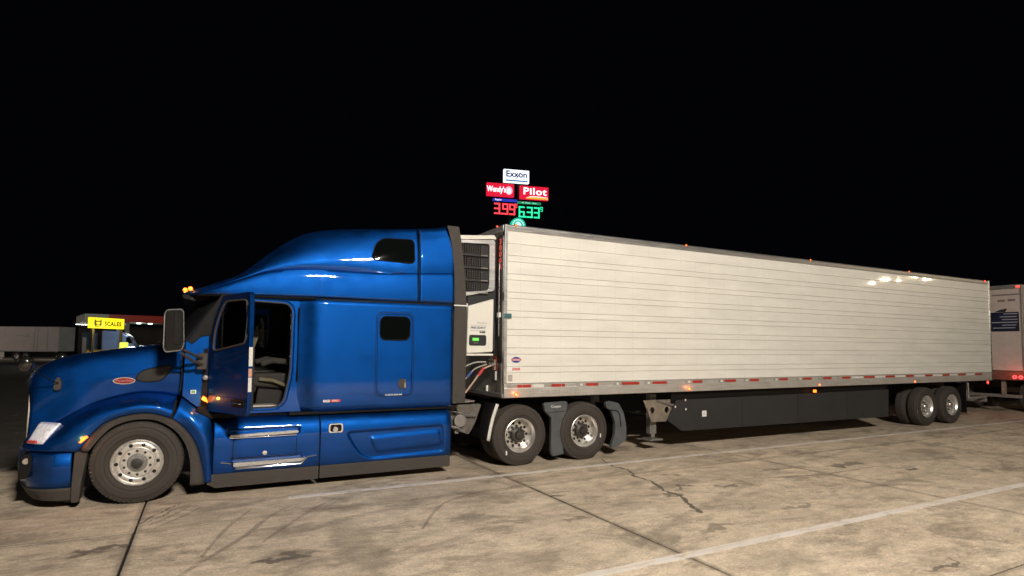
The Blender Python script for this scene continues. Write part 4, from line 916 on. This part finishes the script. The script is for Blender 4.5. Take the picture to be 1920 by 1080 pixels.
# gladhands and lower front clutter
MB().box(X0 - .05, X0, .28, .55, 1.62, 1.80).build('gladhand_plate', tanm, R, bevel=.01)
for y, m in ((.30, 'red_hose'), (.40, 'blue_hose')): MB().cyl((X0 - .10, y, 1.71), (X0 - .03, y, 1.71), .035, n=14).build('gladhand', greyp, R)
for z in (1.66, 1.80): MB().box(X0 - .02, X0 - .003, .27, .36, z - .05, z + .05).build('front_reflector', redr, R)
MB().box(X0 - .03, X0 - .003, .26, .30, 1.45, 1.60).build('front_tag', whp, R); MB().box(X0 - .03, X0 - .003, .62, .66, 1.22, 1.34).build('front_tag', whp, R)
MB().box(X0 - .04, X0 + .0, .0, 2.6, 1.162, 1.24).build('front_sill', steel, R, bevel=.01)

# ------------------------------------------------------------------ trailer parked behind, at the right edge
Q = thing('parked_trailer', 'white trailer with dark blue poster and glowing red tail lights behind the long trailer', 'trailer', (23.6, 1.4, 0))
qx = 23.6; qy0, qy1 = .10, 2.70
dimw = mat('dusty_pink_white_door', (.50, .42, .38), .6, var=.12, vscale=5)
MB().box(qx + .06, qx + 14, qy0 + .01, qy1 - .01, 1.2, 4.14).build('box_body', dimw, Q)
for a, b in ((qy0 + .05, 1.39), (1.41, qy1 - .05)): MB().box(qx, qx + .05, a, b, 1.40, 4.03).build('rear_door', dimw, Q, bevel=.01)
MB().box(qx - .01, qx + .055, qy0, qy0 + .06, 1.1, 4.15).build('rear_post', greyp, Q, bevel=.01); MB().box(qx - .01, qx + .055, qy1 - .06, qy1, 1.1, 4.15).build('rear_post', greyp, Q, bevel=.01)
MB().box(qx - .01, qx + .055, qy0 + .06, qy1 - .06, 4.04, 4.16).build('rear_header', steel, Q, bevel=.01)
MB().box(qx - .03, qx + .055, qy0, qy1, 1.10, 1.38).build('rear_sill', mat('rusty_red_sill', (.20, .08, .06), .6, .2, var=.3), Q, bevel=.01)
for y in (1.15, 2.35): MB().cyl((qx - .03, y, 1.42), (qx - .03, y, 4.02), .014).build('lock_rod', greyp, Q)
MB().box(qx - .012, qx - .002, .20, .95, 2.66, 3.28).build('poster', mat('navy_poster', (.006, .010, .035), .5, var=.3), Q)
for i, (a, b) in enumerate(((.55, .92), (.45, .90), (.50, .92), (.22, .92), (.50, .88), (.25, .85))): MB().box(qx - .016, qx - .013, 1.15 - b, 1.15 - a, 3.21 - i * .09, 3.235 - i * .09).build('poster_line', mat('poster_grey', (.35, .36, .4), .5), Q)
MB().prism([(.55, 3.29), (.85, 3.29), (.70, 3.36), (.50, 3.40)], qx - .012, qx - .002, 'x').build('poster_bird_shape', blackp, Q)
for y0_, y1_, z in ((.15, .90, 3.82), (.28, .48, 3.63), (.55, .75, 3.62)): MB().box(qx - .006, qx, y0_, y1_, z, z + .045 if z > 3.7 else z + .07).build('door_print', mat('faded_print', (.22, .17, .16), .6, var=.5, vscale=60), Q)
def tail(y, z, r=.055):
    MB().lathe([], n=3) if False else None
    mb = MB(); n = 24
    for k in range(n):
        a = 2 * PI * k / n; b = 2 * PI * (k + 1) / n
        mb.add([(qx - .05, y + r * math.cos(a), z + r * math.sin(a)), (qx - .05, y + r * math.cos(b), z + r * math.sin(b)), (qx - .055, y + r * .45 * math.cos(b), z + r * .45 * math.sin(b)), (qx - .055, y + r * .45 * math.cos(a), z + r * .45 * math.sin(a)), (qx - .03, y + r * math.cos(a), z + r * math.sin(a)), (qx - .03, y + r * math.cos(b), z + r * math.sin(b))], [(0, 1, 2, 3), (0, 4, 5, 1)])
    mb.build('tail_light', emit('tail_lamp', (1, .05, .05), 4), Q); MB().cyl((qx - .052, y, z), (qx - .045, y, z), r * .45, n=12).build('tail_light_centre', redr, Q)
for y in (.20, .36, 2.28, 2.44): tail(y, 1.20)
MB().box(qx - .03, qx, .15, .24, 4.06, 4.11).build('top_lamp', redl, Q)
MB().box(qx + .2, qx + .3, .3, 2.5, .52, .62).build('rear_impact_guard', greyp, Q, bevel=.01)
for y in (.7, 2.0): MB().box(qx + .15, qx + .25, y, y + .1, .62, 1.1).build('guard_post', tanm, Q)
for x in (25.2, 26.45): place_wheel(Q, x, .14, -1, 't'); place_wheel(Q, x, 2.66, 1, 't')
MB().box(25, 37, .9, 1.9, .8, 1.2).build('underframe', grime, Q)
light('tail_glow', (qx - .35, .3, 1.3), 3.5, (1, .12, .08), .08, Q)

# ------------------------------------------------------------------ price sign tower
SA = math.atan2(-.233, .972)
sp = local(thing('price_sign_tower', 'tall roadside price sign tower with lit brand panels rising over the trailer roof', 'sign', (35.3, 57.2, 0), SA))
def sbox(n, x0, x1, z0, z1, m, y0=-.25, y1=.25, par=None): return MB().box(x0, x1, y0, y1, z0, z1).build(n, m, par or sp, bevel=.03)
dark = mat('sign_pole_dark', (.012, .012, .013), .8)
pole = MB(); pole.cyl((-.5, .6, 0), (-.5, .6, 24.8), .28, n=14); pole.cyl((.9, .6, 0), (.9, .6, 24.8), .28, n=14); pole.build('pole', dark, sp)
ew = emit('lit_white_face', (.88, .97, 1), 1.5); er = emit('lit_red_face', (.85, .015, .05), .95); ebl = emit('lit_blue_letters', (.05, .04, .32), .4); ebl2 = emit('lit_blue_bar', (.02, .2, .55), .7)
ewl = emit('lit_white_letters', (1, .97, 1), 1.5); eye = emit('lit_yellow_swoosh', (1, .55, .05), .9)
# panels placed on the tower's own plane: x across, z up
e = sbox('top_panel', -1.38, 1.98, 23.34, 25.0, ew); text('panel_lettering', 'Exxon', 1.12, ebl, e, (.28, -.27, 24.38), sx=1.0, bold=.035)
MB().prism([(.10, 23.72), (.22, 23.72), (.86, 24.70), (.74, 24.70)], -.275, -.262).build('crossed_stroke', emit('lit_purple_letters', (.22, .05, .25), .6), e)
MB().box(-1.15, 1.78, -.272, -.255, 23.46, 23.64).build('underline', ebl2, e)
w = sbox('left_panel', -3.60, -.02, 21.42, 23.08, er); text('panel_lettering', "Wendy's", 1.0, ewl, w, (-2.35, -.27, 22.25), sx=.70, bold=.03)
MB().prism([(-.72 + .48 * math.cos(a * PI / 14), 22.20 + .55 * math.sin(a * PI / 14)) for a in range(28)], -.275, -.262, 'y').build('round_emblem', emit('lit_pale_pink', (.95, .55, .75), .9), w)
MB().prism([(-.72 + .30 * math.cos(a * PI / 14), 22.14 + .36 * math.sin(a * PI / 14)) for a in range(28)], -.285, -.276, 'y').build('emblem_centre', emit('lit_pale_blue', (.75, .85, 1), 1.2), w)
p_ = sbox('right_panel', .80, 4.62, 21.30, 23.0, er); text('panel_lettering', 'Pilot', 1.25, ewl, p_, (2.75, -.27, 22.28), sx=1.25, bold=.03, space=1.1)
MB().prism([(1.6, 21.42), (2.2, 21.60), (3.2, 21.62), (4.55, 21.50), (4.55, 21.32), (1.6, 21.32)], -.275, -.262).build('swoosh', eye, p_); MB().prism([(1.5, 21.42), (2.2, 21.66), (3.0, 21.70), (4.5, 21.62), (4.5, 21.56), (3.0, 21.62), (2.2, 21.58)], -.279, -.276).build('swoosh_edge', ewl, p_)
SEG = {'3': 'abcdg', '9': 'abcdfg', '6': 'acdefg', '.': ''}
def digit(ch_, x, z, h, m, par):
    w_ = h * .55; t = h * .14; mb = MB(); B_ = {'a': (0, w_, h - t, h), 'd': (0, w_, 0, t), 'g': (0, w_, h / 2 - t / 2, h / 2 + t / 2), 'b': (w_ - t, w_, h / 2, h), 'c': (w_ - t, w_, 0, h / 2), 'f': (0, t, h / 2, h), 'e': (0, t, 0, h / 2)}
    if ch_ == '.': mb.box(x, x + t * 1.1, -.30, -.255, z, z + t)
    for s_ in SEG[ch_]: a, b, c, d = B_[s_]; mb.box(x + a + .01, x + b - .01, -.30, -.255, z + c + .01, z + d - .01)
    mb.build('price_digit', m, par)
pr_ = sbox('petrol_price_panel', -2.75, .42, 18.98, 20.75, mat('led_board', (.01, .01, .01), .6)); pg = sbox('diesel_price_panel', .50, 3.92, 18.75, 20.60, MATS['led_board'])
rd = emit('red_led', (1, .06, .08), 1.6); gd = emit('green_led', (.03, .85, .42), 1.35)
for ch_, x in zip('3.99', (-2.65, -1.80, -1.58, -.66)): digit(ch_, x, 19.05, 1.45, rd, pr_)
digit('9', .10, 20.0, .55, rd, pr_)
for ch_, x in zip('6.33', (.60, 1.42, 1.68, 2.62)): digit(ch_, x, 18.82, 1.45, gd, pg)
digit('9', 3.50, 19.75, .6, gd, pg)
sbox('petrol_header', -2.75, .42, 20.78, 21.1, emit('lit_blue_header', (.03, .05, .55), .9), par=pr_); text('header_lettering', 'Regular', .30, ewl, pr_, (-2.1, -.27, 20.94))
sbox('diesel_header', .50, 3.6, 20.62, 20.92, emit('lit_green_header', (.02, .35, .15), .8), par=pg); text('header_lettering', '#2  Diesel    Auto', .27, emit('lit_mint', (.5, 1, .8), 1.2), pg, (2.0, -.27, 20.77))
N_ = 36
disc = MB().prism([(.55 + 1.0 * math.cos(a * 2 * PI / N_), 17.75 + 1.0 * math.sin(a * 2 * PI / N_)) for a in range(N_)], -.25, .25).build('round_green_panel', emit('lit_teal', (.02, .55, .36), 1.0), sp)
for k in range(9):
    a = math.radians(10 + 20 * k); cx, cz = .55 + .72 * math.cos(a), 17.75 + .72 * math.sin(a)
    MB().box(cx - .09, cx + .09, -.27, -.255, cz - .07, cz + .07).build('panel_mark', emit('lit_pale_mint', (.6, 1, .9), 1.2), disc)
MB().prism([(.55 + .42 * math.cos(a * PI / 10), 17.75 + .48 * math.sin(a * PI / 10)) for a in range(20)], -.27, -.255).build('panel_centre', MATS['lit_pale_mint'], disc)

# ------------------------------------------------------------------ far lot on the left
view = Vector((cF.x, cF.y, 0)).normalized(); right = Vector((view.y, -view.x, 0))
def far_trailer(loc, ang, length, label):
    t = local(thing('distant_trailer', label, 'trailer', loc, ang))
    fm = mat('far_trailer_white', (.62, .54, .52), .6, var=.12, vscale=1)
    MB().box(0, length, 0, 2.6, 1.15, 4.1).build('box_body', fm, t)
    MB().box(-.03, length, -.03, 0, 1.08, 1.2).build('bottom_rail', steel, t)
    return t
# frame basis at depth 98 m: x = right, measured from the photograph's left edge
ft = far_trailer((-28.6, 86.2, 0), math.atan2(right.y, right.x), 15.2, 'dim white trailer parked on the far lot, left of the yellow scales sign')
for a in (2.6, 3.0): MB().box(15.2 - a, 15.2 - a + .10, -.02, 0, 1.2, 4.05).build('post', steel, ft)
MB().box(15.2 - 1.4, 15.2 - 1.32, -.02, 0, 1.2, 4.05).build('post', steel, ft)
MB().prism([(9.8, 3.2), (11.2, 3.0), (11.6, 3.3), (11.4, 2.85), (10.4, 2.95)], -.015, 0).build('dark_logo', steel, ft)
MB().box(6.2, 8.6, .1, .2, .35, 1.1).build('side_skirt', whitep, ft)
for x in (-.5, 9.7, 10.8): 
    o = bpy.data.objects.new('wheel', RIM_D); COL.objects.link(o); o.parent = ft; o.location = (x + .4, .1, .515); c = bpy.data.objects.new('tyre', TY); COL.objects.link(c); c.parent = o
MB().box(.4, 14.5, .6, 2.2, .75, 1.15).build('underframe', grime, ft)
def lamp_post(loc, h, label, w=0, arm=.9, n=2, col=(.8, 1, .95)):
    t = local(thing('lot_lamp', label, 'lamp post', loc, 0, 'lot lamps on the far side'))
    MB().cyl((0, 0, 0), (0, 0, h), .12, .08, n=12).build('pole', grime, t)
    for k in range(n):
        x = (k - (n - 1) / 2) * arm; MB().box(x - .45, x + .45, -.2, .2, h, h + .12).build('lamp_head', grime, t); MB().box(x - .36, x + .36, -.22, .22, h - .06, h - .005).build('lamp_lens', coolw, t)
    if w:
        l = bpy.data.lights.new('lot_light', 'POINT'); l.energy = w; l.color = (1, .88, .75); l.shadow_soft_size = .3
        o = bpy.data.objects.new('lot_light', l); COL.objects.link(o); o.parent = t; o.location = (0, 0, h - .3)
lamp_post((-28.0, 92, 0), 4.75, 'small far lamp with teal light above the left end of the distant trailer', LOT_W * .5, n=1)
lamp_post((-14.2, 88.5, 0), 4.75, 'far lamp with two bright heads above the right end of the distant trailer', LOT_W * .5)
lamp_post((-38, 72, 0), 9, 'added fill lamp on a tall post outside the left edge of the view', LOT_W * 2.2)  # added out of view to light the distant trailer and far lot
# scales sign: plane runs away to the right
a0 = Vector((-8.02, 50.6)); a1 = Vector((-4.6, 60.2))
sc_ang = math.radians(90 - 27.6 - 8)
sc = local(thing('scales_sign', 'bright yellow lit sign reading certified scales on two posts', 'sign', (-8.0, 50.6, 0), math.radians(52)))
ey = emit('lit_yellow_face', (1, .80, .02), 1.25); ek = emit('lit_dark_letters', (.10, .07, .005), .35)
SL = 3.38
panel = MB().box(0, SL, -.12, .12, 3.38, 4.28).build('sign_panel', ey, sc)
text('lettering', 'SCALES', .50, ek, panel, (2.22, -.13, 3.78), sx=.95, bold=.022, space=1.12); text('lettering', 'CERTIFIED', .19, ek, panel, (2.1, -.13, 4.12), sx=.95, space=1.2)
MB().prism([(.40, 4.18), (.52, 4.02), (.92, 4.02), (1.05, 4.18), (1.08, 3.70), (.92, 3.50), (.52, 3.50), (.38, 3.70)], -.135, -.122).build('head_emblem', ek, panel)
MB().prism([(.55, 3.92), (.92, 3.92), (.88, 3.74), (.72, 3.68), (.58, 3.74)], -.145, -.136).build('emblem_face', ey, panel); MB().box(.56, .90, -.145, -.136, 3.55, 3.62).build('emblem_mouth', ey, panel)
for x in (.55, SL + .05): MB().box(x - .09, x + .09, .13, .31, 0, 3.4 if x < 1 else 4.3).build('post', greyp, sc)
l = bpy.data.lights.new('sign_glow', 'POINT'); l.energy = 60; l.color = (1, .8, .2); l.shadow_soft_size = .5; o = bpy.data.objects.new('sign_glow', l); COL.objects.link(o); o.parent = sc; o.location = (2, -1.2, 3.6)
# fuel canopy behind
cn = local(thing('fuel_canopy', 'fuel island canopy with red fascia behind the yellow scales sign', 'canopy', (-11.4, 71, 0), math.radians(14)))
MB().box(0, 14, 0, 9, 4.62, 5.45).build('canopy_roof', mat('canopy_white', (.28, .29, .22), .5, var=.1), cn)
MB().box(2.2, 14.05, -.06, -.002, 4.62, 5.45).build('red_fascia', emit('lit_red_fascia', (.42, .03, .01), .15), cn); MB().box(-.0, 2.2, -.06, -.002, 4.62, 5.45).build('white_fascia', emit('lit_beige_fascia', (.30, .30, .2), .18), cn)
for x in (4.2, 9.4, 13.2):
    for y in (1.2, 7.5): MB().box(x - .22, x + .22, y, y + .4, 0, 4.62).build('column', greyp, cn)
for x in (5.4, 6.6, 10.4, 11.2): MB().box(x - .2, x + .2, 1.5, 1.9, 4.53, 4.60).build('canopy_lamp', coolw, cn)
for x in (5.5, 10.5):
    l = bpy.data.lights.new('canopy_light', 'POINT'); l.energy = 90; l.color = (.85, 1, .95); l.shadow_soft_size = .3; o = bpy.data.objects.new('canopy_light', l); COL.objects.link(o); o.parent = cn; o.location = (x, 1.7, 4.2)
bd = MB().box(-2, 26, 0, .5, 0, 4.4).build('far_store_wall', mat('store_wall_dark', (.05, .035, .03), .9, var=.3, vscale=1), None, loc=(-12, 84, 0)); tag(bd, 'dark store wall far behind the fuel canopy', 'building')
# distant blue truck front
bt = local(thing('distant_truck', 'pale blue truck cab parked beneath the yellow scales sign', 'truck', (-8.6, 62, 0), math.radians(-4)))
bp2 = mat('pale_blue_paint', (.28, .38, .62), .35, .3, coat=1)
MB().prism(round_poly([(0, .6), (2.9, .6), (3.0, 1.7), (2.7, 2.1), (2.3, 2.9), (1.6, 3.35), (0, 3.45)], .2), 0, 2.3).build('cab', bp2, bt, bevel=.15, seg=3)
MB().prism(round_poly([(2.1, 2.15), (2.66, 2.15), (2.36, 2.78), (2.1, 2.8)], .05), -.01, 2.31).build('windscreen', dglass, bt)
MB().box(2.96, 3.1, .3, 2.0, .8, 1.5).build('grille', chrome, bt); MB().box(2.8, 3.2, .05, 2.25, .35, .65).build('bumper', chrome, bt, bevel=.05)
for y in (.2, 1.9): MB().box(2.98, 3.08, y, y + .3, .95, 1.15).build('headlight', coolw, bt)
for x, y in ((2.2, .0), (2.2, 2.3)):
    o = bpy.data.objects.new('wheel', RIM_S); COL.objects.link(o); o.parent = bt; o.location = (x, y, .515); c = bpy.data.objects.new('tyre', TY); COL.objects.link(c); c.parent = o
l = bpy.data.lights.new('truck_lot_light', 'POINT'); l.energy = 420; l.color = (.85, .92, 1); l.shadow_soft_size = .3; o = bpy.data.objects.new('truck_lot_light', l); COL.objects.link(o); o.location = (-6, 57.5, 5)
hg = thing('tall_tanker_cab', 'dark truck cab end parked between the distant trailer and the pale blue truck', 'truck', (-9.4, 60, 0))
MB().box(-9.9, -8.9, 60, 62, .9, 3.2).build('cab', mat('dark_blue_grey', (.05, .07, .09), .4, .4, var=.3), hg, bevel=.1); MB().box(-9.85, -9.55, 59.95, 60, 1.0, 2.7).build('exhaust_shield', greyp, hg, bevel=.02); MB().cyl((-9.0, 59.9, .6), (-9.0, 59.9, 3.4), .09, n=12).build('exhaust_stack', alur, hg)
for x in (-9.6,): MB().cyl((x, 59.9, .5), (x, 60.2, .5), .5, n=24).build('wheel', tyrem, hg)
sg_ = local(thing('small_yellow_sign', 'small lit yellow sign on a short post beside the pale blue truck', 'sign', (-5.65, 52, 0), math.radians(-10)))
MB().prism(rrect(-.32, .32, 1.72, 2.22, .1), -.08, .08).build('sign_panel', emit('lit_lime_face', (.85, .95, .12), 1.0), sg_, bevel=.02); MB().cyl((0, 0, 0), (0, 0, 1.72), .07).build('post', greyp, sg_)
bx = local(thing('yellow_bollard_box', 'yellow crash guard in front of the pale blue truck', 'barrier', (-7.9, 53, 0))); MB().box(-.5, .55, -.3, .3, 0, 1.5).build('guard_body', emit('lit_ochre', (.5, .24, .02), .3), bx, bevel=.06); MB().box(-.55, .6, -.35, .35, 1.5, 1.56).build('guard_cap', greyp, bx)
ob = local(thing('orange_drum', 'orange safety drum at the right end of the distant trailer', 'traffic drum', (-8.85, 54, 0))); MB().lathe([], n=3) if False else None
MB().cyl((0, 0, 0), (0, 0, 1.05), .30, .24, n=18).build('drum_body', mat('orange_plastic', (.75, .22, .06), .5), ob); MB().cyl((0, 0, 1.05), (0, 0, 1.12), .12, .1).build('drum_handle', black, ob); MB().cyl((0, 0, .6), (0, 0, .75), .285, .275, n=18).build('reflective_band', whr, ob)
gw = local(thing('low_guard_wall', 'low pale guard wall under the canopy right of the small yellow sign', 'wall', (-3.2, 62, 0), math.radians(10))); MB().box(-.6, 3.2, 0, .4, 0, 1.55).build('wall_body', mat('pale_wall', (.4, .4, .42), .7, var=.2), gw, bevel=.03); MB().box(1.2, 3.2, -.02, .38, 1.56, 2.1).build('upper_rail', mat('pale_wall', (.4, .4, .42)), gw)

# ------------------------------------------------------------------ light masts that light the lot (seen as reflections in the paint)
def mast(loc, h, label, heads, watts, toward, grp='tall light masts of the truck park', col=(1, .93, .82), rad=.2):
    t = thing('light_mast', label, 'lamp post', loc, 0, grp)
    x, y, _ = loc
    MB().cyl((x, y, 0), (x, y, h), .16, .09, n=16).build('pole', greyp, t); MB().box(x - .35, x + .35, y - .35, y + .35, 0, .6).build('base', tanm, t, bevel=.03)
    d = Vector((toward[0] - x, toward[1] - y, 0)).normalized(); s = Vector((-d.y, d.x, 0)); ang = math.atan2(s.y, s.x)
    k_ = 1 if rad > .1 else .5
    for off, dz in heads:
        c = Vector((x, y, h + dz)) + s * off + d * .25
        M = Matrix.Translation(c) @ Matrix.Rotation(ang, 4, 'Z') @ Matrix.Rotation(math.radians(-35), 4, 'X')
        hd = MB().box(-.17, .17, -.25, .25, -.0, .10, M=M).build('lamp_head', grime, t, bevel=.02)
        MB().box(-.16 * k_, .16 * k_, -.24 * k_, .24 * k_, -.016, -.004, M=M).build('lamp_lens', masthead if rad > .1 else emit('far_lamp_lens', (1, .84, .6), 40), hd)
        light('mast_light', c + d * .1 + Vector((0, 0, -.2)), watts, col, rad, t)
    MB().tube([Vector((x, y, h)) - s * .9, Vector((x, y, h)) + s * .9], .04).build('cross_arm', greyp, t)
mast((3.0, -15.5, 0), 9.6, 'tall light mast behind the photographer, lighting the cab side', ((-.75, 0), (-.25, .25), (.25, .25), (.75, 0)), MAST_W, (6, 0))
mast((44.5, -15.2, 0), 7.2, 'tall light mast far beyond the right end of the long trailer', ((-1.6, 0), (-.8, .2), (0, 0), (.9, .1), (1.8, -.1)), FARM_W, (17, 0), col=(1, .8, .52), rad=.07)

for p, w in (((-.60, -.02, .845), 1.2), ((.70, .0, 1.29), 1.6), ((.45, .5, 2.83), 1.0), ((.38, .86, 2.83), 1.0)): light('marker_glow', p, w, (1, .30, .04), .02, T)
for x in (5.385, 9.30): light('marker_glow', (x, -.09, 1.215), .5, (1, .2, .05), .02, R)
